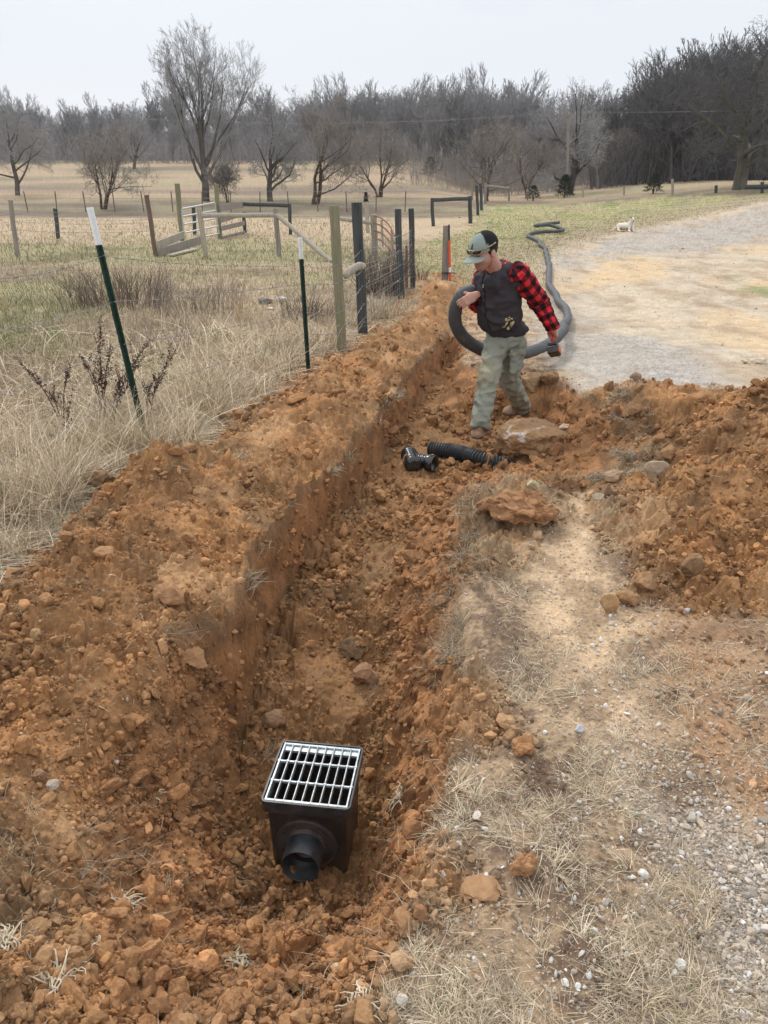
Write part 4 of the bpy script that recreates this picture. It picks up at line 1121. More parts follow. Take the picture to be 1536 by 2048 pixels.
def round_post(mbx, base, top, r, ph=0):
    base = np.array(base, float); top = np.array(top, float)
    n_ = 9; ts = np.linspace(-.12, 1, n_)
    pts = base+(top-base)*ts[:, None]+np.stack([perlin2(ts*2+ph, ts*0, 1), perlin2(ts*2+ph, ts*0, 2), ts*0], 1)*r*.25
    mbx.tube(pts, r*(1+.05*perlin2(ts*5+ph, ts*0, 3)), 14)
def gpt(px, py, dz=0):
    x, y = Gp(px, py); return np.array([x, y, float(z_plane(np.array(x), np.array(y)))+dz])
def post(name, mat, parent, b_, t_, wpx, dy=0, label=None, dz=0):
    B = gpt(*b_, dz); T = P(*t_, B[1]+dy); d = B[1]*CT+(CAMH-B[2])*ST
    mbx = MB(); round_post(mbx, B, T, wpx/2/FPX*d, b_[0])
    o = mbx.build(name, mat, parent)
    if label: o['label'] = label
    return B, T, o
def along(B, T, f): return B+(T-B)*f
fence = thing('wire_fence', 'barbed wire fence of green steel and mixed wooden posts running along the trench', 'fence', gpt(290, 860))
def t_post(b_, t_, dy, w_, label=None, white=.15, mat=None):
    B = gpt(*b_); T = P(*t_, B[1]+dy); ax = (T-B); Lp = np.linalg.norm(ax); ax = ax/Lp
    side = np.cross(ax, [0, 1., 0]); side /= np.linalg.norm(side); side = np.array([.93, -.36, 0])-ax*np.dot([.93, -.36, 0], ax); side /= np.linalg.norm(side)
    fr = np.cross(side, ax); Rm = np.stack([side, fr, ax], 1)
    def sect(mbx, a, c):
        q = (a+c)/2
        mbx.box(B+ax*q*Lp, (w_, .0045, (c-a)*Lp), Rm, .001); mbx.box(B+ax*q*Lp+fr*.017, (.0045, .032, (c-a)*Lp), Rm, .001)
    mbx = MB(); sect(mbx, -.1, 1-white)
    k = .06
    while k < .97-white:
        mbx.box(B+ax*k*Lp-fr*.005, (.013, .007, .012), Rm, .001); k += .036
    o = mbx.build('steel_post', mat or m_tgreen, fence)
    if label: o['label'] = label
    if white:
        mbx = MB(); sect(mbx, 1-white, 1)
        for k in (1-white*.75, 1-white*.5, 1-white*.25): mbx.box(B+ax*k*Lp-fr*.005, (.013, .007, .012), Rm, .001)
        mbx.build('white_tip', m_twhite, o)
    return B, T, o, ax, fr, side
tp1 = t_post((291, 875), (180, 415), .1, .050, 'green steel post with a white tip leaning to the left')
tp2 = t_post((617, 745), (600, 475), .0, .046, 'upright green steel post with a narrow white tip')
tp3 = t_post((813, 580), (813, 492), .0, .05, 'short rusty steel post', 0, m_rust)
pA = post('wooden_post', m_wgreen, fence, (685, 702), (669, 412), 19, 0, 'tall round grey-green post with a flat top')
pB = post('wooden_post', m_wdark, fence, (727, 668), (713, 405), 20, 0, 'tall nearly black round post')
pC = post('wooden_post', m_wdark, fence, (803, 606), (796, 418), 13, 0, 'dark grey mottled round post')
pD = post('wooden_post', m_wdark, fence, (825, 578), (823, 417), 11, 0)
# wires
def wire(pts, r=.0019, sag=.02, barbs=True, wob=.006, name='wire_strand', parent=None, twist=True):
    pts = np.array(pts, float); out = []
    for i in range(len(pts)-1):
        n_ = max(6, int(np.linalg.norm(pts[i+1]-pts[i])/.07)); t = np.linspace(0, 1, n_, endpoint=False)[:, None]
        q = pts[i]*(1-t)+pts[i+1]*t; q[:, 2] -= (4*sag*t*(1-t))[:, 0]; out.append(q)
    out.append(pts[-1:]); q = np.vstack(out)
    q = q+np.stack([perlin3(q[:, 0]*4, q[:, 1]*4, q[:, 2]*4, s_) for s_ in (5, 6, 7)], 1)*wob
    mbx = MB(); mbx.tube(q, r, 5)
    if barbs:
        for k in range(1, len(q)-1, 2):
            d = np.array([random.gauss(0, 1) for _ in range(3)]); d /= np.linalg.norm(d)
            mbx.tube([q[k]-d*.013, q[k]+d*.013], r*.75, 4, cap=False)
            mbx.tube([q[k]-np.array([.007, .005, 0]), q[k]+np.array([.007, .005, 0])], r*1.9, 5)
    return mbx.build(name, m_wire, parent or fence)
def onpost(tp, py):
    B, T = tp[0], tp[1]; lo, hi = 0., 1.
    def row(f):
        q = along(B, T, f); d = q[1]*CT+(CAMH-q[2])*ST; return 1024+FPX*((CAMH-q[2])*CT-q[1]*ST)/d
    for _ in range(30):
        m_ = (lo+hi)/2
        if row(m_) > py: lo = m_
        else: hi = m_
    return along(B, T, (lo+hi)/2)
levels = [(555, 512, 530, 500, 470), (670, 604, 567, 541, 500), (806, 688, 625, 570, 530), (940, 780, 667, 607, 556), (1095, 830, 705, 640, 585)]
clips = MB()
for k, (l, a, b_, c_, d_) in enumerate(levels):
    p1 = onpost(tp1, a)-tp1[4]*.008; p2 = onpost(tp2, b_)-tp2[4]*.008; p3 = onpost(pA, min(b_-4, 690))+np.array([.03, -.06, 0]); p4 = onpost(pB, c_)+np.array([.02, -.07, 0]); p5 = onpost(pC, d_)+np.array([0, -.06, 0]); p6 = onpost(pD, max(430, d_-12))+np.array([0, -.05, 0])
    p0 = P(-60, l+5, 4.15); pm_ = P(-900, l+150, 2.6)
    wire([pm_, p0, p1, p2, p3, p4, p5, p6], .0021, .018 if k else .035)
    for p_, tp in ((p1, tp1), (p2, tp2)):
        ring = [p_+tp[5]*.027+tp[4]*.03, p_+tp[5]*.028, p_-tp[4]*.002, p_-tp[5]*.028, p_-tp[5]*.027+tp[4]*.03]
        clips = MB(); clips.tube(ring, .0022, 5); cc_ = clips.build('wire_clip', m_wire, tp[2])
for pst, rws in ((pB, (500, 573, 607, 612, 640)), (pC, (470, 505, 530, 560)), (pA, (560, 620, 660)), (pD, (470, 500, 530, 555))):
    for rw in rws:       # wire wrapped round the wooden posts
        q = onpost(pst, rw); d = q[1]*CT+(CAMH-q[2])*ST; rr0 = {id(pA): 9.5, id(pB): 10, id(pC): 6.5, id(pD): 5.5}[id(pst)]/FPX*d+.003
        a = np.linspace(0, 6.28, 20); rg = q+np.stack([np.cos(a)*rr0, np.sin(a)*rr0, .02*np.sin(a+rw)], 1)
        mbx = MB(); mbx.tube(rg, .0025, 5, cap=False); mbx.build('wire_wrap', m_wire, pst[2])
# net wire between the dark posts
mbx = MB()
for (q0_, q1_) in ((pB, pC), (pC, pD)):
    for s_ in np.linspace(.04, .96, 14 if q0_ is pB else 8):
        a = along(q0_[0], q0_[1], .05)*(1-s_)+along(q1_[0], q1_[1], .05)*s_; c_ = along(q0_[0], q0_[1], .72)*(1-s_)+along(q1_[0], q1_[1], .72)*s_
        mbx.tube([a, (a+c_)/2+np.array([random.uniform(-.01, .01), 0, 0]), c_], .0022, 4)
    for f_ in np.linspace(.08, .72, 8): mbx.tube([along(q0_[0], q0_[1], f_), along(q1_[0], q1_[1], f_)], .0024, 4)
mbx.build('net_wire', m_wire, fence)
# pale chunk of log hung in the wire between two posts
mbx = MB(); pts = bez([P(690, 556, 8.75), P(697, 545, 8.8), P(712, 534, 8.9), P(728, 530, 9.0)], 6)
mbx.tube(pts, np.interp(np.linspace(0, 1, len(pts)), [0, .1, .5, .9, 1], [.025, .042, .05, .045, .03]), 12)
tag(mbx.build('hanging_wood_chunk', m_wpale, None, pts[0], rough=.012), 'short bleached chunk of wood hung in the wire between the two tallest posts', 'wood chunk')
# survey plank and marking rod by the end of the trench
B = gpt(892, 592); T = P(889, 464, B[1]); d = B[1]+.5
mbx = MB(); mbx.box((B+T)/2, (.115, .045, np.linalg.norm(T-B)+.2), np.eye(3), .006)
plk = tag(mbx.build('plank_post', m_wgrey, None, B, rough=.006), 'flat grey plank post standing in the heap at the far end of the trench', 'post')
m_org = simple('orange_tape', (.75, .12, .05), .6, 0, .1, 30)
rodt = thing('marking_rod', 'thin black rod wrapped in orange and white tape, strapped beside the flat grey plank', 'marker rod', B+np.array([.07, -.05, 0]))
a0, a1 = B+np.array([.075, -.055, -.1]), P(898, 449, B[1]-.05); mbx = MB(); mbx.tube([a0, a1], .013, 8); mbx.build('rod', m_blk, rodt)
for f0, f1, mt in ((.30, .40, m_org), (.40, .46, m_twhite), (.46, .80, m_org)):
    mbx = MB(); mbx.tube([along(a0, a1, f0), along(a0, a1, f1)], .021, 8); mbx.build('tape', mt, rodt)
mbx = MB(); zz = P(895, 545, B[1])[2]; mbx.box((B[0]+.02, B[1]-.02, zz), (.24, .11, .012), np.eye(3), .002); mbx.build('strap', m_blk, rodt)

# the corral beyond the pasture
corral = thing('corral_fence', 'old wooden corral fence of crooked posts, log rails and a long diagonal brace', 'fence', gpt(412, 515))
def log(mbx, a, b_, r, n_=8, ph=0):
    t = np.linspace(0, 1, n_)[:, None]; q = np.array(a)*(1-t)+np.array(b_)*t
    q = q+np.stack([perlin2(t[:, 0]*3+ph, t[:, 0]*0, s_) for s_ in (1, 2, 3)], 1)*r*.12; mbx.tube(q, r, 10)
pc_ = post('post', m_wred, corral, (312, 513), (293, 390), 9)
pd_ = post('post', m_wgreen, corral, (365, 482), (354, 367), 10)
pe_ = post('post', m_wgreen, corral, (440, 478), (432, 368), 9)
pf_ = post('post', m_wpale, corral, (412, 515), (398, 417), 10)
pg_ = post('post', m_wdark, corral, (390, 470), (387, 413), 7)
ph_ = post('post', m_wgrey, corral, (558, 513), (551, 417), 10)
pi_ = post('post', m_wdark, corral, (581, 470), (579, 408), 7)
pj_ = post('post', m_wdark, corral, (490, 466), (487, 424), 7)
def railp(nm, mat, a, b_, r, ph=0, label=None):
    mbx = MB(); log(mbx, a, b_, r, ph=ph); o = mbx.build(nm, mat, corral)
    if label: o['label'] = label
railp('rail', m_wpale, onpost(pf_, 431), onpost(ph_, 430), .055, 1)
railp('rail', m_wdark, P(483, 408, pj_[0][1]), onpost(pi_, 411), .06, 2)
railp('brace', m_wpale, onpost(ph_, 428), gpt(663, 524), .055, 3, 'long pale diagonal brace pole')
def planko(nm, mat, a, b_, hgt, th=.04, par=None, lab=None):
    a = np.array(a); b_ = np.array(b_); ax = b_-a; Lp = np.linalg.norm(ax); ax = ax/Lp
    fr = np.cross(ax, [0, 0, 1.]); fr /= np.linalg.norm(fr); up_ = np.cross(fr, ax)
    mbx = MB(); mbx.box((a+b_)/2, (Lp, th, hgt), np.stack([ax, fr, up_], 1), .004)
    o = mbx.build(nm, mat, par if par is not None else corral, None if par is not None or par is None else a)
    return o
yj = pj_[0][1]-.1; ye = pe_[0][1]-.1
for l, r_, h_ in (((440, 416), (485, 409), .20), ((440, 441), (487, 427), .14), ((443, 457), (489, 446), .14), ((445, 477), (490, 466), .14)): planko('plank', m_wgrey, P(*l, ye), P(*r_, yj), h_)
planko('plank', m_wgrey, P(317, 506, pc_[0][1]), P(404, 479, pc_[0][1]+2.5), .20)
planko('plank', m_wpale, P(315, 490, pc_[0][1]), P(368, 469, pc_[0][1]+2.5), .18)
mbx = MB(); a = gpt(340, 514, .04); b2 = gpt(394, 501, .04); mbx.box((a+b2)/2, (np.linalg.norm(b2-a), .16, .04), Matrix.Rotation(math.atan2(b2[1]-a[1], b2[0]-a[0]), 3, 'Z'), .004)
tag(mbx.build('loose_plank', m_wpale, None, a), 'loose pale plank lying in the grass under the corral', 'plank')
gate = thing('tube_gate', 'silver metal tube gate hung between two lichen-green corral posts', 'gate', pd_[0])
m_alu = simple('silver_tube', (.50, .51, .52), .4, .6, .12, 20)
yd_, ye_ = pd_[0][1]-.12, pe_[0][1]-.12; GL, GR = [], []
for (a, b_) in (((363, 418), (430, 405)), ((364, 433), (432, 421)), ((366, 449), (434, 436)), ((367, 466), (436, 452)), ((370, 482), (438, 467))):
    q0_, q1_ = P(*a, yd_), P(*b_, ye_); GL.append(q0_); GR.append(q1_); mbx = MB(); mbx.tube([q0_, q1_], .022, 8); mbx.build('gate_tube', m_alu, gate)
for pts in (GL, GR, [(a+b_)/2 for a, b_ in zip(GL, GR)]): mbx = MB(); mbx.tube(pts, .022, 8); mbx.build('gate_upright', m_alu, gate)
# rusty bent gate behind the near posts
pk_ = post('gate_post', m_wgrey, None, (750, 512), (747, 429), 13); tag(pk_[2], 'stout grey post carrying the bent rusty gate, behind the tall black post', 'post')
rg_ = thing('rusty_gate', 'bent rusty red tube gate behind the dark fence posts', 'gate', gpt(770, 512))
for k in range(4):
    o_ = k*15; pts = bez([P(748, 431+o_, pk_[0][1]-.1), P(763, 437+o_, pk_[0][1]-.6), P(778, 450+o_*1.05, pk_[0][1]-1.2), P(789, 472+o_*.95, pk_[0][1]-1.8)], 5)
    mbx = MB(); mbx.tube(pts, .019, 6); mbx.build('gate_tube', m_rust, rg_)
for (a, b_, dy_) in (((763, 440), (766, 492), .6), ((783, 460), (787, 512), 1.5)):
    mbx = MB(); mbx.tube([P(*a, pk_[0][1]-dy_), P(*b_, pk_[0][1]-dy_)], .03, 6); mbx.build('gate_upright', m_wpale, rg_)
mbx = MB(); log(mbx, P(680, 437, pk_[0][1]-.1), onpost(pk_, 446), .05); tag(mbx.build('log_rail', m_wpale, None, P(680, 437, pk_[0][1]-.1)), 'pale log rail running behind the tall grey-green post to the gate post', 'rail')
pz = post('far_post', m_wpale, None, (736, 466), (732, 404), 8); tag(pz[2], 'pale post standing behind the top of the tall black post', 'post')

# left pasture fence
lf = thing('pasture_fence', 'wire pasture fence crossing the field at the left, with leaning grey posts', 'fence', gpt(35, 512))
f1 = post('post', m_wgrey, lf, (35, 512), (21, 400), 9); f2 = post('post', m_wdark, lf, (117, 477), (110, 417), 8)
def wire_thin(a, b_, par, r=.004, sag=.05):
    t = np.linspace(0, 1, 16)[:, None]; q = np.array(a)*(1-t)+np.array(b_)*t; q[:, 2] -= (4*sag*t*(1-t))[:, 0]
    mbx = MB(); mbx.tube(q, r, 4); return mbx.build('wire_strand', m_wire, par)
for k, (ra, rb) in enumerate(((420, 414), (428, 424), (443, 438), (460, 456))):
    wire_thin(onpost(f1, ra), onpost(pc_, ra+2), lf); wire_thin(P(-120, ra+2, f1[0][1]), onpost(f1, ra), lf)
    wire_thin(onpost(f2, rb), P(300, rb, f2[0][1]), lf)
# fence at the back of the lawn, with its braced corner
bf = thing('back_fence', 'dark braced corner fence at the back of the field, beside the lawn', 'fence', gpt(941, 447))
g1_ = post('post', m_wdark, bf, (866, 453), (864, 396), 7); g2_ = post('post', m_wdark, bf, (941, 447), (940, 392), 8)
def raill(par, mat, a, b_, r, nm='rail'):
    mbx = MB(); log(mbx, a, b_, r); return mbx.build(nm, mat, par)
raill(bf, m_wdark, onpost(g1_, 400), onpost(g2_, 397), .07)
for b_, t_, w_, mt in (((956, 431), (953, 371), 6, m_wdark), ((963, 421), (961, 367), 6, m_wdark), ((971, 408), (970, 366), 5, m_wgrey), ((945, 400), (943, 327), 4, m_wpale), ((1018, 402), (1018, 374), 4, m_wgrey)): post('post', mt, bf, b_, t_, w_)
raill(bf, m_wgrey, P(972, 372, 50), P(1018, 377, 50), .09)
for k, rw in enumerate((404, 414, 424, 434)): wire_thin(P(560, rw+14, 27), onpost(g1_, rw), bf, .005); wire_thin(onpost(g1_, rw), onpost(g2_, rw-2), bf, .004)
for (b_, t_, w_, mt, nm, lb) in (((1055, 401), (1055, 379), 4, m_wpale, 'yellow_stake', 'short pale yellow stake at the back edge of the lawn'),
      ((1166, 395), (1166, 369), 4, m_wpale, 'lawn_stake', 'pale wooden stake behind the lawn right of the utility pole'), ((1248, 391), (1248, 374), 3, m_wgrey, 'thin_post', 'thin grey post low in the grass before the wood'),
      ((1345, 390), (1345, 358), 5, m_wpale, 'lawn_post', 'pale square-topped post near the dark cedar behind the lawn'), ((1432, 386), (1432, 371), 6, m_wdark, 'short_post', 'short dark post left of the huge old tree')):
    o = post(nm, mt, None, b_, t_, w_)[2]; tag(o, lb, 'post')
rf = thing('rail_fence', 'dark wooden rail fence right of the huge old tree', 'fence', gpt(1500, 386))
q1_ = post('post', m_wdark, rf, (1524, 386), (1524, 364), 6)
raill(rf, m_wdark, P(1490, 374, q1_[0][1]), P(1620, 371, q1_[0][1]), .11)
bfw = thing('field_wire_fence', 'faint wire fence along the ditch in front of the tree row', 'fence', gpt(300, 424))
for px in range(-60, 860, 58):
    b_ = gpt(px, 424); mbx = MB(); mbx.tube([b_-[0, 0, .1], b_+np.array([random.uniform(-.1, .1), 0, 1.0])], .03, 5); mbx.build('post', m_wred, bfw)
for h_ in (.35, .65, .95): wire_thin(gpt(-120, 424, h_), gpt(860, 424, h_), bfw, .007, 0)
# utility pole
up = thing('utility_pole', 'grey utility pole with a short crossarm at the edge of the wood', 'utility pole', gpt(1134, 394))
B = gpt(1134, 394); T = P(1137, 222, B[1]); mbx = MB(); mbx.tube([B-[0, 0, .3], T], [.09, .07], 10); mbx.build('pole', m_wgrey, up)
mbx = MB(); mbx.box(T-np.array([0, .1, .25]), (.95, .08, .08)); mbx.build('crossarm', m_wgrey, up)
for dx in (-.42, 0, .42):
    mbx = MB(); mbx.lathe([(0, .03), (.04, .05), (.08, .03), (.12, .045), (.14, .0)], T+np.array([dx, -.1, -.2]), (0, 0, 1), 8); mbx.build('insulator', m_wpale, up)
pl = thing('power_line', 'thin power lines crossing the wood from the utility pole to the right', 'power line', T)
for dx, k in ((-.42, 0), (.42, 1)):
    t = np.linspace(0, 1, 30)[:, None]; q = (T+np.array([dx, -.1, -.05]))*(1-t)+(T+np.array([30+dx, -9, 1.0]))*t; q[:, 2] -= (4*.5*t*(1-t))[:, 0]; mbx = MB(); mbx.tube(q, .006, 4); mbx.build('cable', m_wire, pl)
    q = (T+np.array([dx, -.1, -.05]))*(1-t)+(T+np.array([-30+dx, 6, -.1]))*t; q[:, 2] -= (4*.5*t*(1-t))[:, 0]; mbx = MB(); mbx.tube(q, .006, 4); mbx.build('cable', m_wire, pl)

# ------------------------------------------------------------ plants one can tell apart
def cedar(px, py, top, wpx, lab):
    b_ = gpt(px, py); d = b_[1]+1; H = P(px, top, b_[1])[2]-b_[2]; rr_ = wpx/2/FPX*d
    t = thing('cedar_bush', lab, 'bush', b_); r = np.random.default_rng(px); n_ = 1500
    hz = r.random(n_)**.8; rad = rr_*(1-hz)**.6*(.55+.5*r.random(n_))*(1+.25*np.sin(hz*30)); a = r.uniform(0, 6.28, n_)
    p_ = np.stack([b_[0]+rad*np.cos(a), b_[1]+rad*np.sin(a), b_[2]+.1+hz*H*.95], 1)
    v, f, c_ = blades(p_, np.full(n_, H*.13), np.full(n_, H*.035), a, np.full(n_, .8), np.zeros((n_, 3)), r, 1.2, 3)
    mk('foliage', v, f, m_cedar, t); mbx = MB(); mbx.tube([b_, b_+[0, 0, H*.8]], [.06, .02], 6); mbx.build('stem', m_bark_dk, t)
m_cedar = simple('cedar_foliage', (.060, .072, .042), .9, 0, .4, 6)
for a in ((861, 352, 315, 30, 'dark round evergreen bush at the foot of the wood behind the meadow'), (1128, 396, 352, 30, 'dark cedar bush hugging the foot of the utility pole'), (1066, 402, 374, 26, 'low dark evergreen bush beside the yellow stake'),
          (1306, 388, 350, 32, 'conical dark cedar in front of the wood, left of the square-topped post'), (732, 410, 388, 8, 'tiny dark cedar seedling above the pale far post')): cedar(*a)
def shrub(name, lab, cat, px, py, hpx, wpx, n_, mat, seed, wdt, spread=.5, col=None, kids=1):
    b_ = gpt(px, py); d = b_[1]*CT+1.5; r = np.random.default_rng(seed); H = hpx/FPX*d; Wd = wpx/FPX*d
    x = b_[0]+(r.random(n_)-.5)*Wd; y = b_[1]+r.normal(size=n_)*Wd*.22; z = z_plane(x, y)
    a = np.arctan2(y-b_[1], x-b_[0])+r.normal(size=n_)*.7; V_, F_ = [], []; off = 0
    for kd in range(kids+1):
        q = r.uniform(.25, .7, n_)*(kd > 0); h_ = H*r.uniform(.5, 1.05, n_)
        v, f, c_ = blades(np.stack([x+np.cos(a)*spread*.3*H*q, y+np.sin(a)*spread*.3*H*q, z+h_*q], 1), h_*(1-q), np.full(n_, wdt)*(1-.3*kd), a+kd*r.normal(size=n_)*1.2, np.abs(r.normal(spread*.6+.25*kd, .2, n_)), np.zeros((n_, 3)), r, 1.2, 4)
        V_.append(v); F_.append(f+off); off += len(v)
    return tag(mk(name, np.vstack(V_), np.vstack(F_), mat, None, b_), lab, cat)
m_cane = simple('brown_canes', (.17, .125, .105), .9, 0, .3, 5); m_cane2 = simple('grey_canes', (.27, .225, .19), .9, 0, .3, 5); m_reed = simple('straw_reed', (.62, .45, .27), .85, 0, .2, 5)
shrub('leafless_shrub', 'wide dense thicket of brown upright twigs behind the leaning green post', 'shrub', 240, 612, 88, 180, 420, m_cane, 1, .008, .45)
shrub('leafless_shrub', 'thin pale patch of upright twigs right of the dense brown thicket', 'shrub', 400, 625, 80, 150, 190, m_cane2, 2, .007, .35)
shrub('leafless_shrub', 'loose grey twiggy weeds left of the narrow green steel post', 'shrub', 335, 710, 110, 100, 70, m_cane2, 3, .005, .4)
shrub('leafless_shrub', 'tangled reddish canes between the black post and the dark grey post', 'shrub', 762, 590, 105, 75, 300, m_cane, 4, .010, .5, kids=2)
shrub('leafless_shrub', 'reddish twiggy weeds behind the narrow green steel post', 'shrub', 600, 640, 80, 60, 90, m_cane, 5, .006, .5)
shrub('leafless_shrub', 'sparse canes in front of the first tall fence post', 'shrub', 645, 640, 60, 50, 60, m_cane, 6, .006, .5)
shrub('leafless_shrub', 'leafless brambles at the far end of the trench beside the fence', 'shrub', 838, 560, 35, 30, 60, m_cane, 7, .008, .6)
shrub('reed_tuft', 'tuft of tall straw-coloured reeds in the pasture right of the leaning post', 'grass tuft', 484, 640, 68, 22, 26, m_reed, 8, .012, .12, kids=0)
shrub('reed_tuft', 'small bright tuft of dry stalks left of the brown thicket', 'grass tuft', 8, 620, 36, 10, 14, m_reed, 9, .010, .1, kids=0)
m_seed = simple('dark_seed_heads', (.095, .052, .042), .9, 0, .4, 30)
def weed(lab, base, stems, seed):
    b_ = gpt(*base); t = thing('dried_weed', lab, 'weed', b_); rw = random.Random(seed)
    for (tx, ty, s0) in stems:
        tip = P(tx, ty, b_[1]+rw.uniform(-.15, .15)); mid = b_*.5+tip*.5+np.array([(tip[0]-b_[0])*-.12, 0, .03])
        pts = bez([b_, mid, tip], 10); mbx = MB(); mbx.tube(pts, np.linspace(.0055, .002, len(pts)), 6); mbx.build('stem', m_cane, t)
        mbx = MB(); n_ = len(pts)
        for k in range(5):     # side twigs
            j = rw.randrange(int(n_*.35), n_-2); a = rw.uniform(0, 6.28); Ls = rw.uniform(.06, .16); e_ = pts[j]+np.array([math.cos(a)*Ls*.5, math.sin(a)*Ls*.5, Ls])
            mbx.tube([pts[j], pts[j]*.5+e_*.5+[0, 0, -.01], e_], [.0022, .0018, .001], 4)
            for g__ in range(9):
                f = rw.uniform(.35, 1); q = pts[j]+(e_-pts[j])*f; dd = np.array([rw.gauss(0, 1), rw.gauss(0, 1), rw.gauss(.4, .6)]); dd /= np.linalg.norm(dd); ln = rw.uniform(.010, .024)
                s_ = np.cross(dd, [rw.random(), rw.random(), 1.]); s_ = s_/np.linalg.norm(s_)*ln*.32; u_ = np.cross(dd, s_)*.5
                mbx.add([q, q+dd*ln*.5+s_, q+dd*ln, q+dd*ln*.5-s_, q+dd*ln*.5+u_, q+dd*ln*.5-u_], [(0, 1, 4), (1, 2, 4), (2, 3, 4), (3, 0, 4), (1, 0, 5), (2, 1, 5), (3, 2, 5), (0, 3, 5)])
        for k in range(int((tip[2]-b_[2])*(1-s0)*300)+22):
            f = s0+(1-s0)*rw.random(); i = f*(n_-1); j = min(n_-2, int(i)); q = pts[j]+(pts[j+1]-pts[j])*(i-j)
            dd = np.array([rw.gauss(0, 1), rw.gauss(0, 1), rw.gauss(.5, .6)]); dd /= np.linalg.norm(dd); ln = rw.uniform(.012, .032)*(1.15-.5*f); q = q+np.array([rw.gauss(0, .010), rw.gauss(0, .010), 0])
            s_ = np.cross(dd, [rw.random(), rw.random(), 1.]); s_ = s_/np.linalg.norm(s_)*ln*.32; u_ = np.cross(dd, s_)*.5
            mbx.add([q, q+dd*ln*.5+s_, q+dd*ln, q+dd*ln*.5-s_, q+dd*ln*.5+u_, q+dd*ln*.5-u_], [(0, 1, 4), (1, 2, 4), (2, 3, 4), (3, 0, 4), (1, 0, 5), (2, 1, 5), (3, 2, 5), (0, 3, 5)])
        mbx.build('seed_head', m_seed, t)
weed('tallest dried weed with dark seed spikes, left of the foot of the leaning green post', (212, 852), [(200, 632, .25), (222, 690, .45), (163, 712, .75), (185, 745, .7)], 1)
weed('dried weed with dark seed heads crossing right behind the leaning green post', (222, 862), [(300, 678, .6), (286, 715, .6), (252, 745, .5), (268, 760, .5)], 2)
weed('dried weed with dark seed heads right of the foot of the leaning green post', (296, 860), [(352, 698, .5), (330, 745, .5), (298, 770, .7)], 3)
weed('dried weed leaning far left with dark tips, left of the tallest dried weed', (128, 858), [(32, 714, .55), (98, 782, .6), (136, 738, .8)], 4)
weed('short nearly bare dried weed low in the grass below the tallest weed', (140, 880), [(136, 822, .4), (156, 872, .4)], 5)
# ------------------------------------------------------------ the man
def surf0(px, py):
    u = (px-768)/FPX; v = (py-1024)/FPX
    t = np.linspace(.9, 16, 1500); x = u*t; y = (CT-v*ST)*t; z = CAMH-t*(ST+v*CT)
    g_ = terrain(x, y)[0]; k = int(np.argmax(z < g_)); return np.array([x[k], y[k], g_[k]])
foot = surf0(950, 888); KS = foot[1]/6.0
def H(px, py, Y): return P(px, py, Y*KS)
Fb = np.array([-.75, -.66, 0.]); Lb = np.array([.66, -.75, 0.]); Ub = np.array([0, 0, 1.])
RB = np.stack([Fb, Lb, Ub])
def vnorm(V_, F_):
    n_ = np.zeros_like(V_); fn_ = np.cross(V_[F_[:, 2]]-V_[F_[:, 0]], V_[F_[:, 3]]-V_[F_[:, 1]])
    for k in range(4): np.add.at(n_, F_[:, k], fn_)
    return n_/(np.linalg.norm(n_, axis=1)[:, None]+1e-12)
nb = H(997, 540, 6.27); hc = H(968, 503, 6.08)
Fh = np.array([-.72, -.60, -.34]); Fh /= np.linalg.norm(Fh); Lh = np.array([.64, -.77, 0]); Lh /= np.linalg.norm(Lh); Uh = np.cross(Fh, Lh); Uh /= np.linalg.norm(Uh)
Lh = np.cross(Uh, Fh); RH = np.stack([Fh, Lh, Uh])
HS = 1.12*KS
def hp(f, l, u): return hc+(Fh*f+Lh*l+Uh*u)*HS
SL, SR = H(1038, 545, 6.18), H(968, 552, 6.45)
EL, WL = H(1078, 603, 6.30), H(1107, 656, 6.26)
ER, WR = H(955, 606, 6.62), H(949, 591, 6.28)
chest, belly, pelv = H(1000, 590, 6.36), H(1003, 632, 6.42), H(1010, 672, 6.48)
hipR, kneeR, ankR = H(992, 690, 6.42), H(977, 758, 6.22), H(959, 857, 6.06)
lt = surf0(1010, 842); kl = lt[1]/KS
hipL, kneeL, ankL = H(1030, 690, 6.44), H(1017, 752, 6.52), H(1044, 815, kl+.10)
lo = np.array([.45, 5.5, -.65])*[1, KS, 1]; hi = np.array([1.75, 7.3, 1.45])*[1, KS, 1]
pl_pts = np.stack([nb, hc, SL, SR, EL, WL, ER, WR, pelv, ankR, ankL, foot])
lo = pl_pts.min(0)-.28; hi = pl_pts.max(0)+.28
m_skin = vcol('skin', .55, 60, .93, 1.07, .05, 200, .35)
man = thing('person', 'man in red plaid shirt, charcoal vest and grey cap striding beside the trench carrying pipe', 'person', (pelv[0], pelv[1], foot[2]))
S = SDF(lo, hi, .0055)
# torso and limbs under the clothes
S.ell(chest, (.10, .15, .19), RB, .05); S.ell(belly, (.105, .14, .16), RB, .05); S.ell(pelv, (.085, .12, .10), RB, .03)
S.cap(SR+(SL-SR)*.15, SL-(SL-SR)*.15, .055, .055, .06); S.cap(chest, nb, .09, .055, .05); S.cap(nb-[0, 0, .03], hc+(-Fh*.03-Uh*.04), .060, .056, .03)
for a, b_, r0, r1 in ((SL-[0, 0, .03], EL, .045, .04), (EL, WL, .04, .027), (SR, ER, .05, .04), (ER, WR, .04, .027), (hipR, kneeR, .060, .048), (kneeR, ankR, .052, .030), (hipL, kneeL, .060, .048), (kneeL, ankL, .052, .030)): S.cap(a, b_, r0*KS, r1*KS, .03)
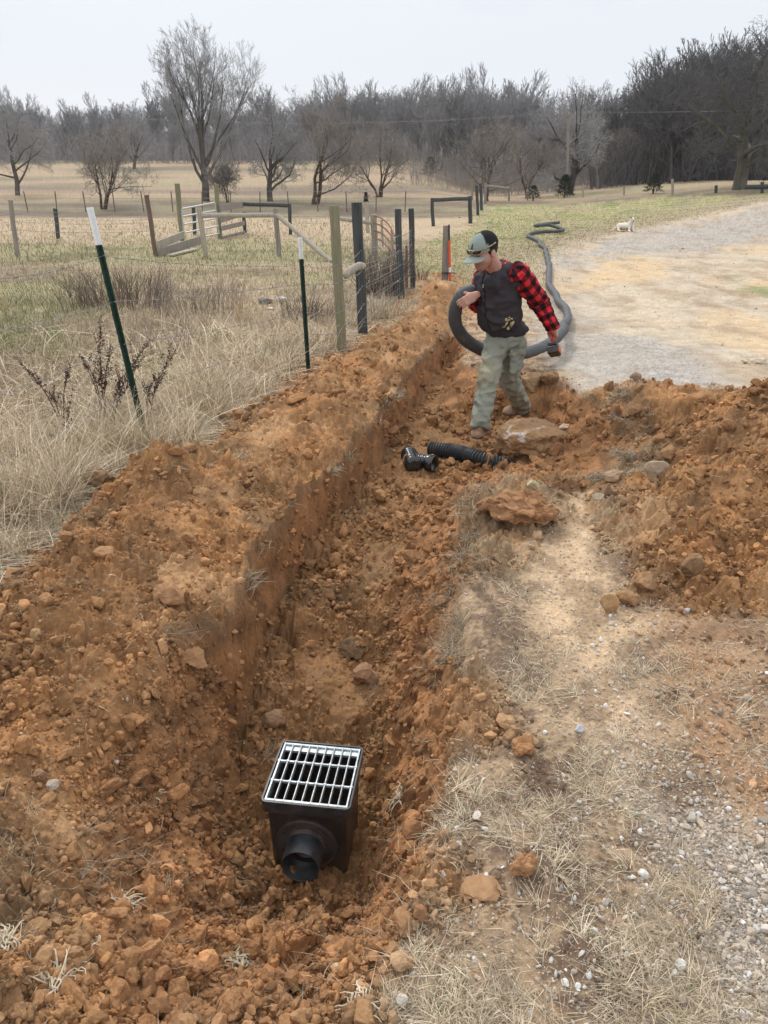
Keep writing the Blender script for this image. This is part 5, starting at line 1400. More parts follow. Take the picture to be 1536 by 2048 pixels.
# head
e3 = lambda f, l, u: (f*HS, l*HS, u*HS)
S.ell(hp(-.005, 0, .03), e3(.096, .076, .092), RH, .02); S.ell(hp(.03, 0, -.035), e3(.062, .060, .070), RH, .03)
S.ell(hp(.052, 0, -.082), e3(.038, .034, .028), RH, .025)
S.ell(hp(.088, 0, -.012), e3(.016, .011, .026), RH, .012); S.ell(hp(.100, 0, -.028), e3(.013, .014, .011), RH, .01)
S.ell(hp(.075, 0, .022), e3(.022, .048, .010), RH, .015)
for s_ in (-1, 1):
    S.ell(hp(.084, .028*s_, .006), e3(.014, .016, .011), RH, .006, 'sub'); S.ell(hp(.074, .028*s_, .005), e3(.014, .014, .012), RH, .002)
    S.ell(hp(.060, .040*s_, -.022), e3(.026, .020, .022), RH, .02); S.ell(hp(-.008, .077*s_, -.012), e3(.020, .009, .032), RH, .008)
S.ell(hp(.086, 0, -.052), e3(.010, .022, .006), RH, .005); S.ell(hp(.083, 0, -.064), e3(.010, .018, .007), RH, .005)
# hands
def hand(Wp, d, n, side, curl, k=1.0):
    d = np.array(d, float); d /= np.linalg.norm(d); n = np.array(n, float); n -= d*np.dot(n, d); n /= np.linalg.norm(n); s_ = np.cross(d, n)*side
    M_ = np.stack([d, s_, n])
    S.box(Wp+d*.050*k, (.044*k, .038*k, .014*k), M_, .012, .02)
    S.cap(Wp-d*.02, Wp+d*.03*k, .027*k, .026*k, .02, (n, .75))
    for i in range(4):
        b0 = Wp+d*(.088-.004*abs(i-1.2))*k+s_*(.029-.0195*i)*k; a = 0; q = b0
        for j, (L_, r_) in enumerate(((.042, .0092), (.027, .0084), (.021, .0074))):
            a += R(curl[j])*(1+.06*i); v_ = d*math.cos(a)+n*math.sin(a)
            q2 = q+v_*L_*k*(1, 1.06, 1.0, .82)[i]; S.cap(q, q2, r_*k, r_*.93*k, .003); q = q2
    t0 = Wp+d*.028*k+s_*.030*k+n*.004; t1 = t0+(s_*.75+d*.55+n*.45)*.038*k; t2 = t1+(s_*.1+d*.65+n*.75)*.032*k
    S.cap(t0, t1, .013*k, .011*k, .01); S.cap(t1, t2, .0105*k, .009*k, .004)
    return M_
gs = np.array([-.05, .55, .83]); gs /= np.linalg.norm(gs)        # up along the driver's grip
dL = np.array([.40, .35, -.80]); dL -= gs*np.dot(dL, gs); dL /= np.linalg.norm(dL); dL = dL*.8+np.array([.1, -.1, -.5])*.4; dL /= np.linalg.norm(dL)
nL = np.cross(gs, dL); nL = -nL if nL[0] > 0 else nL
sgn = 1 if np.dot(np.cross(dL, nL), gs) > 0 else -1
ML = hand(WL, dL, nL, sgn, (60, 60, 45), 1.05*KS)
dR = np.array([-.80, -.15, -.42]); nR = np.array([.15, .95, -.25])
MR = hand(WR+np.array([0, -.02, 0]), dR, nR, -1, (28, 38, 30), 1.05*KS)
V_, F_ = S.mesh()
q = (V_-hc)@RH.T/HS
sk = C3(.52, .285, .215); c_ = np.repeat(sk, len(V_), 0)*(1+.05*perlin3(V_[:, 0]*40, V_[:, 1]*40, V_[:, 2]*40)[:, None])
head = np.abs(q).max(1) < .16
st_ = sstep(-.035, -.06, q[:, 2])*(q[:, 0] > -.02)*head*.42; c_ = cmix(c_, C3(.16, .10, .08), st_)
lips = (np.abs(q[:, 2]+.058) < .012)*(np.abs(q[:, 1]) < .022)*(q[:, 0] > .082)*head; c_ = cmix(c_, C3(.40, .16, .14), lips*.8)
eye = (np.abs(q[:, 2]-.003) < .007)*(np.abs(np.abs(q[:, 1])-.028) < .013)*(q[:, 0] > .074)*head; c_ = cmix(c_, C3(.06, .04, .035), eye*.85)
brow = (np.abs(q[:, 2]-.026) < .006)*(np.abs(np.abs(q[:, 1])-.03) < .02)*(q[:, 0] > .07)*head; c_ = cmix(c_, C3(.05, .03, .02), brow*.9)
chk = np.exp(-((np.abs(q[:, 1])-.045)/.02)**2-((q[:, 2]+.02)/.02)**2)*(q[:, 0] > .02)*head; c_ = cmix(c_, C3(.60, .25, .19), chk*.5)
mk('body', V_, F_, m_skin, man, smooth=True, col=np.clip(c_, .01, .9))
# hair
S = SDF(hc-.2, hc+.2, .005); S.ell(hp(-.012, 0, .028), e3(.100, .082, .095), RH, .0)
S.ell(hp(.09, 0, -.02), e3(.085, .11, .085), RH, .01, 'sub'); S.plane(hp(-.05, 0, -.055), -Uh-.35*Fh); S.ell(hp(-.008, .085, -.02), e3(.022, .03, .034), RH, 0, 'sub')
V_, F_ = S.mesh(); V_ = V_+vnorm(V_, F_)*.003*perlin3(V_[:, 0]*120, V_[:, 1]*120, V_[:, 2]*60)[:, None]
mk('hair', V_, F_, simple('dark_hair', (.030, .020, .015), .7, 0, .3, 60, bmp=.3), man, smooth=True)
# cloth shells
def cloth(S_, name, mat, colf, amp=.006, fr=(10, 10, 6), parent=None, k2=.4):
    V1, F1 = S_.mesh(); N_ = vnorm(V1, F1)
    r1 = 1-2*np.abs(perlin3(V1[:, 0]*fr[0], V1[:, 1]*fr[1], V1[:, 2]*fr[2], 11)); r2 = perlin3(V1[:, 0]*fr[0]*2.3, V1[:, 1]*fr[1]*2.3, V1[:, 2]*fr[2]*2.6, 12)
    V2 = V1+N_*(amp*(r1-.4)+amp*k2*r2)[:, None]
    return mk(name, V2, F1, mat, parent or man, smooth=True, col=np.clip(colf(V2, N_), .005, .9)), V2, F1
m_fab = vcol('fabric', .9, 180, .85, 1.15, .15, 400, .12)
# vest
S = SDF(np.minimum(pelv, SR)-[.45, .45, .35], np.maximum(SL, nb)+[.35, .35, .22], .006)
S.ell(chest+Fb*.02, (.160*KS, .188*KS, .20*KS), RB, .05); S.ell(belly+Fb*.03, (.170*KS, .190*KS, .14*KS), RB, .09); S.ell(H(1016, 658, 6.46)+Fb*.01, (.150*KS, .185*KS, .09*KS), RB, .06)
S.cap(SR+(SL-SR)*.06-[0, 0, .02], SL-(SL-SR)*.08-[0, 0, .022], .082*KS, .080*KS, .10); S.cap(chest, nb-[0, 0, .03], .14, .095, .06); S.ell(nb+Fb*.075-[0, 0, .075], (.07, .10, .075), RB, .04)
for i in range(15):        # stand-up collar, open at the front
    a0, a1 = R(-148+i*19.7), R(-148+(i+1)*19.7)
    if i < 15:
        cpt = lambda a: nb+np.array([0, 0, .030])+(-Fb*math.cos(a)*.083+Lb*math.sin(a)*.088)*KS+np.array([0, 0, -.055*(1-math.cos(a))*.5])+Fb*.015
        S.cap(cpt(a0), cpt(a1), .020, .020, .015); S.cap(cpt(a0)-[0, 0, .03], cpt(a1)-[0, 0, .03], .024, .024, .02)
S.cap(nb+Fb*.035+Uh*.045, nb+Uh*.16+Fb*.03, .052*KS, .072*KS, .008, mode='sub')
S.box(nb+Fb*.14+[0, 0, .03], (.05, .014, .05), RB, .01, .02, 'sub')
hem = H(1000, 668, 6.45); S.plane(hem+[0, 0, -.035], np.array([.22, 0, -1.]))
X, Y_, Z_ = S.grid(); lat_ = (X-chest[0])*Lb[0]+(Y_-chest[1])*Lb[1]; fw = (X-chest[0])*Fb[0]+(Y_-chest[1])*Fb[1]
S.f = np.where(fw > 0, np.maximum(S.f, S.f+.006*np.exp(-(lat_/.008)**2)), S.f)
S.f = S.f+.004*np.exp(-((np.abs(lat_)-.14)/.006)**2)*(fw > .0)*(Z_ < chest[2]-.03)*(Z_ > hem[2]+.03)
VS = S
def vcolf(V_, N_):
    c = np.repeat(C3(.052, .047, .053), len(V_), 0); l_ = (V_-chest)@Lb; f_ = (V_-chest)@Fb
    z = ((np.abs(l_) < .007) & (f_ > .05)); c[z] = (.02, .02, .022)
    return c
_, VV, VF = cloth(S, 'vest', m_fab, vcolf, .017, (7, 7, 9), k2=.55)
def sdf_hit(px, py):
    for Y in np.arange(5.6, 6.6, .004):
        p_ = H(px, py, Y); i = np.round((p_-VS.lo)/VS.h).astype(int)
        if (i >= 0).all() and (i < VS.n).all() and VS.f[tuple(i)] < 0: return p_
    return H(px, py, 6.2)
zp_ = sdf_hit(966, 572); mb = MB(); mb.box(zp_-[0, .006, 0], (.007, .006, .03), np.eye(3), .001); mb.build('zip_pull', m_alu, man)
# shirt: sleeves, and the collar showing inside the vest
def plaid(u, v, c=.043):
    a = (np.floor(u/c) % 2).astype(int); b_ = (np.floor(v/c) % 2).astype(int); s_ = a+b_
    return np.where((s_ == 0)[:, None], C3(.62, .035, .045), np.where((s_ == 1)[:, None], C3(.16, .012, .018), C3(.012, .010, .012)))
def sleeve(nm, A, B_, C_, r0, r1, r2, cut0=0.):
    S = SDF(np.minimum(np.minimum(A, B_), C_)-.14, np.maximum(np.maximum(A, B_), C_)+.14, .0055)
    S.cap(A, B_, r0, r1, .0); S.cap(B_, C_, r1, r2, .04); d1 = (C_-B_)/np.linalg.norm(C_-B_); S.cap(C_-d1*.03, C_+d1*.002, r2*1.06, r2*1.04, .006)
    S.plane(C_+d1*.012, d1)
    def cf(V_, N_):
        e0, e1 = B_-A, C_-B_; L0, L1 = np.linalg.norm(e0), np.linalg.norm(e1)
        t0 = ((V_-A)@e0)/L0**2; t1 = ((V_-B_)@e1)/L1**2
        d0 = np.linalg.norm(V_-A-np.clip(t0, 0, 1)[:, None]*e0, axis=1); d1_ = np.linalg.norm(V_-B_-np.clip(t1, 0, 1)[:, None]*e1, axis=1)
        u = np.where(d0 < d1_, t0*L0, L0+t1*L1); ax = np.where((d0 < d1_)[:, None], e0/L0, e1/L1)
        rel = V_-np.where((d0 < d1_)[:, None], A, B_); rel = rel-ax*(rel*ax).sum(1)[:, None]
        x1 = np.cross(ax, [0, 0, 1.]); x1 /= np.linalg.norm(x1, axis=1)[:, None]; x2 = np.cross(ax, x1)
        v = np.arctan2((rel*x2).sum(1), (rel*x1).sum(1))*.078
        return plaid(u+5*.043, v+10*.043)
    return cloth(S, nm, m_fab, cf, .015, (10, 10, 13), k2=.6)[0]
sleeve('shirt_sleeve', SL+(EL-SL)*.03+(SR-SL)*.04, EL, WL, .090*KS, .070*KS, .050*KS)
sleeve('shirt_sleeve', SR, ER, WR+(ER-WR)*.10, .080*KS, .066*KS, .047*KS)
S = SDF(nb-.22, nb+.24, .005)
for i in range(16):
    a0, a1 = R(-160+i*20), R(-160+(i+1)*20); cpt = lambda a: nb+np.array([0, 0, .062])+(-Fb*math.cos(a)*.066+Lb*math.sin(a)*.068)*KS+np.array([0, 0, -.045*(1-math.cos(a))*.5])+Fb*.02
    S.cap(cpt(a0), cpt(a1), .012, .012, .01); S.cap(cpt(a0)-[0, 0, .03], cpt(a1)-[0, 0, .03], .015, .015, .02)
S.ell(nb+Fb*.075-[0, 0, .03], (.03, .05, .05), RB, .02)
cloth(S, 'shirt_collar', m_fab, lambda V_, N_: plaid((V_-nb)@Lb+1.29, (V_-nb)[:, 2]*1.0+1.29, .028), .003, (20, 20, 20))
# trousers
S = SDF(np.minimum(np.minimum(ankR, ankL), pelv)-[.25, .25, .06], np.maximum(np.maximum(ankR, ankL), pelv)+[.28, .28, .12], .006)
S.ell(pelv+Fb*.01, (.145*KS, .172*KS, .13*KS), RB, .03)
S.cap(hipR, kneeR, .096*KS, .074*KS, .05); S.cap(kneeR, ankR, .074*KS, .074*KS, .04)
S.cap(hipL, kneeL, .094*KS, .074*KS, .03); S.cap(kneeL, ankL, .074*KS, .074*KS, .04)
X, Y_, Z_ = S.grid()
for kn, an in ((kneeR, ankR), (kneeL, ankL)):
    dk_ = (an-kn)/np.linalg.norm(an-kn); pd = (X-an[0])*dk_[0]+(Y_-an[1])*dk_[1]+(Z_-an[2])*dk_[2]
    S.f = np.where((X-an[0])**2+(Y_-an[1])**2+(Z_-an[2])**2 < .17**2, np.maximum(S.f, pd+.002), S.f)
# cargo pocket on the outer left thigh
cpk = hipL+(kneeL-hipL)*.25+Lb*.085*KS+Fb*.05; S.box(cpk-[0, 0, .06], (.065, .022, .085), RB, .015, .012); S.box(cpk+[0, 0, .03], (.070, .030, .022), RB, .008, .003)
def tcol(V_, N_):
    c = np.repeat(C3(.27, .285, .235), len(V_), 0)*(1+.10*perlin3(V_[:, 0]*6, V_[:, 1]*6, V_[:, 2]*4, 3)[:, None])
    k = np.exp(-(np.linalg.norm(V_-(kneeR*.8+hipR*.2)-Fb*.08, axis=1)/.13)**2)*.75; c = cmix(c, C3(.33, .29, .19), k)
    k = sstep(ankR[2]+.25, ankR[2], V_[:, 2])*.35; return cmix(c, C3(.22, .205, .16), k)
cloth(S, 'trousers', m_fab, tcol, .021, (9, 9, 10), k2=.5)
# boots
def boot(ank, toe, heel, nm='boot'):
    S = SDF(np.minimum(np.minimum(ank, toe), heel)-.13, np.maximum(np.maximum(ank, toe), heel)+.16, .005)
    d = toe-heel; d = d/np.linalg.norm(d); up_ = np.cross(np.cross(d, [0, 0, 1.]), d); up_ /= np.linalg.norm(up_); sd = np.cross(d, up_)
    S.cap(heel+up_*.045+d*.03, toe-d*.05+up_*.04, .046*KS, .046*KS, .03); S.ell(toe-d*.045+up_*.035, (.062*KS, .052*KS, .042*KS), np.stack([d, sd, up_]), .03)
    S.cap(heel+up_*.05+d*.045, ank+[0, 0, .02], .048*KS, .046*KS, .03)
    S.plane(heel+up_*.004, -up_)
    def cf(V_, N_):
        h_ = (V_-heel)@up_; c = np.repeat(C3(.38, .25, .165), len(V_), 0)*(1+.25*perlin3(V_[:, 0]*20, V_[:, 1]*20, V_[:, 2]*20)[:, None])
        return np.where((h_ < .024)[:, None], C3(.15, .135, .12), c)
    o = cloth(S, nm, m_fab, cf, .003, (20, 20, 20))[0]; return o
tR = foot+np.array([.0, .02, .03]); hR = tR-(Fb*.72+np.array([.15, -.1, 0]))*.27*KS; hR[2] = foot[2]+.03
boot(ankR, tR, hR)
tL = lt+[0, .03, .03]; hL = H(1056, 826, (tL[1]/KS)+.13); hL = tL+(hL-tL)/np.linalg.norm(hL-tL)*.27*KS
boot(ankL, tL, hL)
# cap with emblem, sunglasses resting on it
def crown(th, ph, o=0.):
    f = math.cos(ph)*math.cos(th)*(.112+o); l = math.cos(ph)*math.sin(th)*(.093+o); u = .030+math.sin(ph)*(.100+o)-.010*math.cos(th)*math.cos(ph)
    return hp(f-.004, l, u)
nt_, np_ = 48, 16; V_ = []; cc_ = []
for j in range(np_+1):
    for i in range(nt_):
        th, ph = 2*math.pi*i/nt_-math.pi, math.pi/2*j/np_; V_.append(crown(th, ph)); front = abs(th) < 1.25-.25*j/np_
        cc_.append((.25, .29, .265) if front else (.018, .018, .020))
F_ = [(j*nt_+i, j*nt_+(i+1) % nt_, (j+1)*nt_+(i+1) % nt_, (j+1)*nt_+i) for j in range(np_) for i in range(nt_)]
cap_ = mk('cap', V_, np.array(F_), m_fab, man, smooth=True, col=np.array(cc_))
V_ = []; m1, m2 = 20, 7
for s_ in (0, 1):
    for j in range(m2):
        for i in range(m1):
            th = R(-62+124*i/(m1-1)); r_ = j/(m2-1)
            f = math.cos(th)*.106+r_*.085*math.cos(th)**.7; l = math.sin(th)*(.090-.008*r_); u = .020-.012*r_-.30*l*l/.09-(.0035 if s_ else 0)
            V_.append(hp(f, l, u-.006))
F_ = []
for s_ in (0, 1):
    o_ = s_*m1*m2
    for j in range(m2-1):
        for i in range(m1-1): F_.append((o_+j*m1+i, o_+j*m1+i+1, o_+(j+1)*m1+i+1, o_+(j+1)*m1+i))
for i in range(m1-1): F_.append(((m2-1)*m1+i, (m2-1)*m1+i+1, m1*m2+(m2-1)*m1+i+1, m1*m2+(m2-1)*m1+i))
mk('visor', V_, np.array(F_), vcol('cap_cloth', .9, 150, .9, 1.1), cap_, smooth=True, col=np.repeat(C3(.27, .305, .275), len(V_), 0))
mb = MB(); e_ = []
for (a, b_) in ((-.20, .30), (.20, .30), (.06, .46), (.13, .46), (0, .66), (-.13, .46), (-.06, .46)): e_.append(crown(a*.8-.05, b_+.08, .0022))
cen = crown(-.05, .5, .0025); mb.add([cen]+e_, [(0, i+1, (i+1) % 7+1) for i in range(7)]); mb.build('emblem', m_blk, cap_)
mb = MB(); mb.lathe([(0, .007), (.004, .006), (.005, 0)], crown(0, math.pi/2), Uh, 8); mb.build('button', m_fab if False else m_blk, cap_)
sg = MB(); ph0 = .22
m_camo = simple('camouflage_frame', (.30, .27, .13), .5, 0, .8, 90, dark=(.03, .03, .02)); m_lens = simple('dark_lens', (.006, .006, .007), .08, 0, 0, 5, spec=.8)
pts = [crown(t_, ph0+.07-.02*abs(t_), .009) for t_ in np.linspace(-1.75, 1.75, 40)]; sg.tube(pts, .0038*HS, 6, ell=1.4)
for s_ in (-1, 1):
    loop = [crown(s_*(.42+.33*math.cos(a)), ph0-.04+.125*math.sin(a), .012) for a in np.linspace(0, 2*math.pi, 18)]; sg.tube(loop, .003*HS, 5)
gl = sg.build('sunglasses', m_camo, man, smooth=True); gl['label'] = 'sunglasses worn on the cap'
for s_ in (-1, 1):
    V_ = [crown(s_*.42, ph0-.04, .016)]+[crown(s_*(.42+.32*math.cos(a)), ph0-.04+.118*math.sin(a), .013) for a in np.linspace(0, 2*math.pi, 18, endpoint=False)]
    V2 = V_+[v+(hc-v)*.05 for v in V_]
    F_ = [(0, i+1, (i+1) % 18+1) for i in range(18)]+[(19, 19+(i+1) % 18+1, 19+i+1) for i in range(18)]
    mk('lens', V2, np.array(F_), m_lens, gl)
# cordless driver in the left hand
hcx = WL+(ML[0]*.088+ML[2]*.030)*KS*1.05
dr = thing('cordless_driver', 'red and black cordless impact driver hanging from the striding man\'s left hand', 'power tool', hcx)
m_redp = simple('red_plastic', (.62, .05, .035), .4, 0, .15, 20, spec=.5)
fwd_ = np.cross(gs, [1., 0, 0]); fwd_ = -np.array(ML[0]); fwd_ -= gs*np.dot(fwd_, gs); fwd_ /= np.linalg.norm(fwd_); sd_ = np.cross(gs, fwd_); RD = np.stack([fwd_, sd_, gs], 1)
mb = MB(); mb.tube([hcx+gs*.055, hcx, hcx-gs*.075], [.021, .019, .022], 12, ell=.8); mb.build('grip', m_redp, dr, smooth=True)
mb = MB(); mb.tube([hcx+gs*.075-fwd_*.075, hcx+gs*.075+fwd_*.04, hcx+gs*.075+fwd_*.055], [.029, .029, .02], 14); mb.build('motor_housing', m_redp, dr, smooth=True)
mb = MB(); mb.tube([hcx+gs*.075+fwd_*.055, hcx+gs*.075+fwd_*.085], [.014, .010], 10); mb.build('chuck', m_blk, dr, smooth=True)
mb = MB(); mb.box(hcx-gs*.088, (.095, .070, .030), RD, .006); mb.build('battery_mount', m_blk, dr)
bt = MB(); bt.box(hcx-gs*.140, (.110, .090, .062), RD, .007); bo = bt.build('battery', m_blk, dr)
bt = MB(); bt.box(hcx-gs*.140+sd_*.041, (.075, .014, .036), RD, .002); bt.box(hcx-gs*.140-sd_*.041, (.075, .014, .036), RD, .002); bt.box(hcx-gs*.140-fwd_*.051, (.014, .07, .036), RD, .002); bt.box(hcx-gs*.125+fwd_*.045, (.014, .05, .022), RD, .002); bt.build('battery_badge', m_redp, bo)
# work gloves stuffed in the vest pocket
gp_ = sdf_hit(1016, 646); S = SDF(gp_-.1, gp_+.1, .004)
for k, (dx, dz) in enumerate(((-.026, .026), (-.006, .034), (.014, .024), (.030, .000), (-.024, -.006), (.012, -.024))): S.cap(gp_+np.array([dx-.008, -.006, dz-.018]), gp_+np.array([dx+.010, -.020, dz+.01]), .013, .010, .001)
V_, F_ = S.mesh(); cw = (perlin3(V_[:, 0]*45, V_[:, 1]*45, V_[:, 2]*60, 5) > .12)[:, None]
tag(mk('work_gloves', V_, F_, m_fab, None, gp_, True, np.where(cw, C3(.05, .045, .035), C3(.52, .43, .24))), 'rolled tan and black work gloves sticking out of the vest pocket', 'gloves')

# ------------------------------------------------------------ the dog lying by the drive
db = gpt(1262, 464)
def dp(x, y, z): return db+np.array([x, y, z])
S = SDF(db-[.85, .5, .1], db+[.5, 1.1, .75], .012)
S.ell(dp(0, .16, .26), (.125, .17, .19), None, .05); S.ell(dp(-.16, .42, .20), (.20, .26, .15), None, .08); S.ell(dp(-.30, .62, .17), (.17, .19, .15), None, .06)
S.cap(dp(0, .10, .34), dp(.005, .02, .44), .10, .085, .05); S.ell(dp(.005, .0, .49), (.085, .095, .08), None, .03); S.cap(dp(.005, -.06, .465), dp(.005, -.13, .445), .045, .034, .02)
for s_ in (-1, 1):
    S.cap(dp(.07*s_, .10, .24), dp(.085*s_, .0, .06), .055, .036, .03); S.cap(dp(.085*s_, .0, .045), dp(.09*s_, -.17, .03), .036, .032, .02)
    S.cap(dp(.055*s_, .02, .545), dp(.085*s_, -.0, .585), .028, .016, .01); S.cap(dp(.085*s_, -.0, .585), dp(.105*s_, -.04, .545), .02, .012, .008)
S.cap(dp(-.36, .55, .16), dp(-.44, .38, .05), .085, .045, .04); S.cap(dp(-.44, .38, .045), dp(-.40, .18, .035), .042, .032, .02)
S.cap(dp(-.45, .70, .12), dp(-.62, .52, .05), .035, .022, .02); S.cap(dp(-.62, .52, .05), dp(-.76, .36, .035), .022, .016, .01)
S.cap(dp(.02, .5, .08), dp(.16, .25, .035), .05, .032, .03)
V_, F_ = S.mesh(); q = V_-db; c_ = np.repeat(C3(.74, .70, .62), len(V_), 0)
c_ = cmix(c_, C3(.60, .50, .40), .6*sstep(-.06, -.14, q[:, 0])*sstep(.15, .3, q[:, 1])*(1-sstep(-.55, -.62, q[:, 0])))
c_ = cmix(c_, C3(.03, .025, .02), ((q[:, 2] > .545)*(q[:, 0] < -.035)+(q[:, 1] < -.135)*(q[:, 2] > .43)*(np.abs(q[:, 0]) < .035)+((q[:, 0]-.15)**2+(q[:, 1]-.25)**2 < .004)*(q[:, 2] < .1) > 0)*.95)
c_ = cmix(c_, C3(.40, .28, .17), (q[:, 2] > .545)*(q[:, 0] > .045)*.8+((q[:, 2]-.505)**2+(np.abs(q[:, 0])-.04)**2 < .0006)*(q[:, 1] < -.03)*.8)
c_ = cmix(c_, C3(.33, .31, .28), np.exp(-(q[:, 0]/.035)**2)*(q[:, 2] > .12)*(q[:, 2] < .40)*(q[:, 1] < .1)*.7)
V_ = db+(V_-db)*.8
tag(mk('dog', V_, F_, vcol('dog_coat', .9, 30, .92, 1.08, .1, 80), None, db, True, np.clip(c_, .01, .9)), 'white and tan dog lying upright in the grass at the edge of the drive', 'dog')
# ------------------------------------------------------------ stones and lumps one can point at
m_rockc = vcol('clay_lump', .95, 30, .75, 1.25, .6, 60)
m_rocks = vcol('field_stone', .8, 20, .8, 1.2, .35, 60, .25)
CL = (.34, .185, .088); CT_ = (.35, .195, .10); PALE = (.52, .43, .31); GREY = (.40, .385, .37); WHT = (.66, .64, .60); BRN = (.25, .15, .08)
def surf(px, py):
    """where the view ray through (px,py) meets the terrain"""
    u = (px-768)/FPX; v = (py-1024)/FPX
    t = np.linspace(.9, 16, 700); x = u*t; y = (CT-v*ST)*t; z = CAMH-t*(ST+v*CT)
    g_ = terrain(x, y)[0]; k = np.argmax(z < g_)
    if not (z < g_).any(): k = 0
    return np.array([x[k], y[k], g_[k]])
def rock(name, lab, px, py, wpx, hpx, col, seed, mat=None, cat='rock', dep=.8, rough=.3, sub=4, marks=None, rot=None):
    s_ = surf(px, py+hpx*.35); d = s_[1]*CT+(CAMH-s_[2])*ST
    V_, F_ = rock_proto(sub, seed, rough, True); V_ = V_/np.abs(V_).max(0)
    w_, h_ = wpx/FPX*d/2, hpx/FPX*d/2*1.02
    r = np.random.default_rng(seed); a = r.uniform(-.5, .5) if rot is None else rot
    V_ = V_*np.array([w_, w_*dep, h_]); V_ = V_+(np.stack([perlin3(V_[:, 0]*30, V_[:, 1]*30, V_[:, 2]*30, q) for q in (1, 2, 3)], 1)*w_*(.10 if mat else .045))
    V_ = V_@np.array([[math.cos(a), math.sin(a), 0], [-math.sin(a), math.cos(a), 0], [0, 0, 1]])
    b_ = V_[:, 2] < -h_*.7; V_[b_, 2] = -h_*.7-(V_[b_, 2]+h_*.7)*-.2
    c_ = np.tile(np.array(col, float), (len(V_), 1))*(1+.15*perlin3(V_[:, 0]*15/w_*.1, V_[:, 1]*10, V_[:, 2]*10)[:, None])
    if marks:
        m_ = marks(V_/np.array([w_, w_*dep, h_])); m_ = m_*.75; c_ = c_*(1-m_[:, None])+np.array([.72, .69, .65])*m_[:, None]
    C_ = s_+np.array([0, w_*dep*.35, h_*.55])
    o = mk(name, V_+C_, F_, mat or m_rocks, None, (C_[0], C_[1], s_[2]), False, np.clip(c_, .02, .8))
    return tag(o, lab, cat)
def scr(q):   # white scrapes left by the digger bucket
    n_ = perlin3(q[:, 0]*9, q[:, 1]*9, q[:, 2]*5, 3)
    a = np.abs(q[:, 1]*.9+.55-(q[:, 0]+.25)*1.0+.10*n_); b_ = np.abs(q[:, 0]+.62+.18*np.sin(q[:, 1]*9)+.1*n_)
    return np.clip((sstep(.07, .02, a)*(np.abs(q[:, 0]+.1) < .38)+sstep(.06, .02, b_)*(q[:, 1] < .1)*.9)*(q[:, 2] > .05)*sstep(-.35, .15, n_), 0, 1)
rock('boulder', 'large flat brown boulder with white scrape marks beside the walking man', 1072, 876, 156, 78, (.31, .185, .095), 3, None, 'boulder', .9, .25, 5, scr, .1)
rock('rock', 'square tan rock on the drive edge right behind the man', 1062, 765, 52, 48, (.34, .22, .12), 4)
rock('clay_lump', 'ragged brown lump leaning against the square tan rock behind the man', 1098, 760, 40, 36, BRN, 5, m_rockc, 'clod')
rock('rock', 'small yellowish stone right of the scraped boulder', 1128, 858, 22, 16, PALE, 6)
rock('rock', 'pointed tan rock standing at the left end of the row by the sandy track', 1216, 1208, 40, 54, (.42, .26, .13), 7, dep=.6)
rock('clay_lump', 'low brown clod directly right of the pointed tan rock', 1255, 1200, 52, 34, (.30, .175, .09), 8, m_rockc, 'clod')
rock('clay_lump', 'upper reddish clod above the row by the sandy track', 1290, 1168, 52, 46, (.31, .18, .095), 9, m_rockc, 'clod')
rock('clay_lump', 'tall dark clod on the lower slope of the right heap', 1385, 1138, 50, 56, BRN, 10, m_rockc, 'clod')
rock('rock', 'flat-faced pinkish stone in the hollow below the right heap', 1225, 952, 42, 32, (.37, .25, .16), 11)
rock('rock', 'tall leaning pale stone stuck in the foot of the right heap', 1312, 942, 50, 50, (.37, .28, .19), 12, dep=.5)
rock('rock', 'pale blocky stone sitting on the red clay slab', 1066, 978, 28, 26, (.50, .43, .27), 13)
rock('clay_slab', 'wide overhanging slab of red clay in the middle of the photo', 1045, 1022, 175, 62, (.31, .165, .082), 14, m_rockc, 'clod', .55, .5, 5, None, .05)
rock('rock', 'small flat pale stone left of the pinkish stone', 1198, 992, 26, 15, PALE, 15)
rock('rock', 'smooth brown rock in the trench behind the catch basin', 546, 1447, 52, 38, (.29, .175, .10), 16)
rock('clay_lump', 'reddish upright lump in the middle of the trench floor', 732, 1352, 62, 52, (.31, .18, .105), 17, m_rockc, 'clod')
rock('clay_lump', 'dark earthy sod in the trench above the reddish lump', 712, 1300, 72, 38, (.17, .11, .062), 18, m_rockc, 'clod')
rock('clay_lump', 'biggest orange clod at the bottom edge of the photo', 352, 1990, 64, 78, CL, 19, m_rockc, 'clod')
rock('clay_lump', 'orange clod above the biggest clod, beside white roots', 238, 1838, 42, 34, CL, 20, m_rockc, 'clod')
rock('clay_lump', 'tan clod standing in the near end of the trench below the basin', 452, 1812, 38, 48, CT_, 21, m_rockc, 'clod')
rock('clay_lump', 'broad lump of clay on the left bank beside the dug edge', 335, 1192, 66, 52, CT_, 22, m_rockc, 'clod')
rock('clay_slab', 'cracked flat clay slab on the left bank near the trench lip', 388, 1335, 74, 42, (.34, .19, .095), 23, m_rockc, 'clod')
rock('clay_lump', 'rounded clod high on the left bank near the straw', 208, 1108, 44, 28, CT_, 24, m_rockc, 'clod')
rock('clay_lump', 'orange clod at the left end of the bank', 98, 1208, 42, 30, CL, 25, m_rockc, 'clod')
rock('rock', 'yellowish flat stone on the left bank near the picture edge', 76, 1276, 28, 28, (.40, .26, .13), 26)
rock('rock', 'oval brown stone beside a grey flat stone at the left', 82, 1556, 26, 34, (.32, .19, .11), 27)
rock('rock', 'grey flat stone beside the oval brown stone at the left', 104, 1576, 32, 26, (.36, .28, .22), 28)
rock('rock', 'small pale grey pebble on the slope left of the basin', 232, 1525, 14, 12, (.48, .42, .36), 29, sub=3)
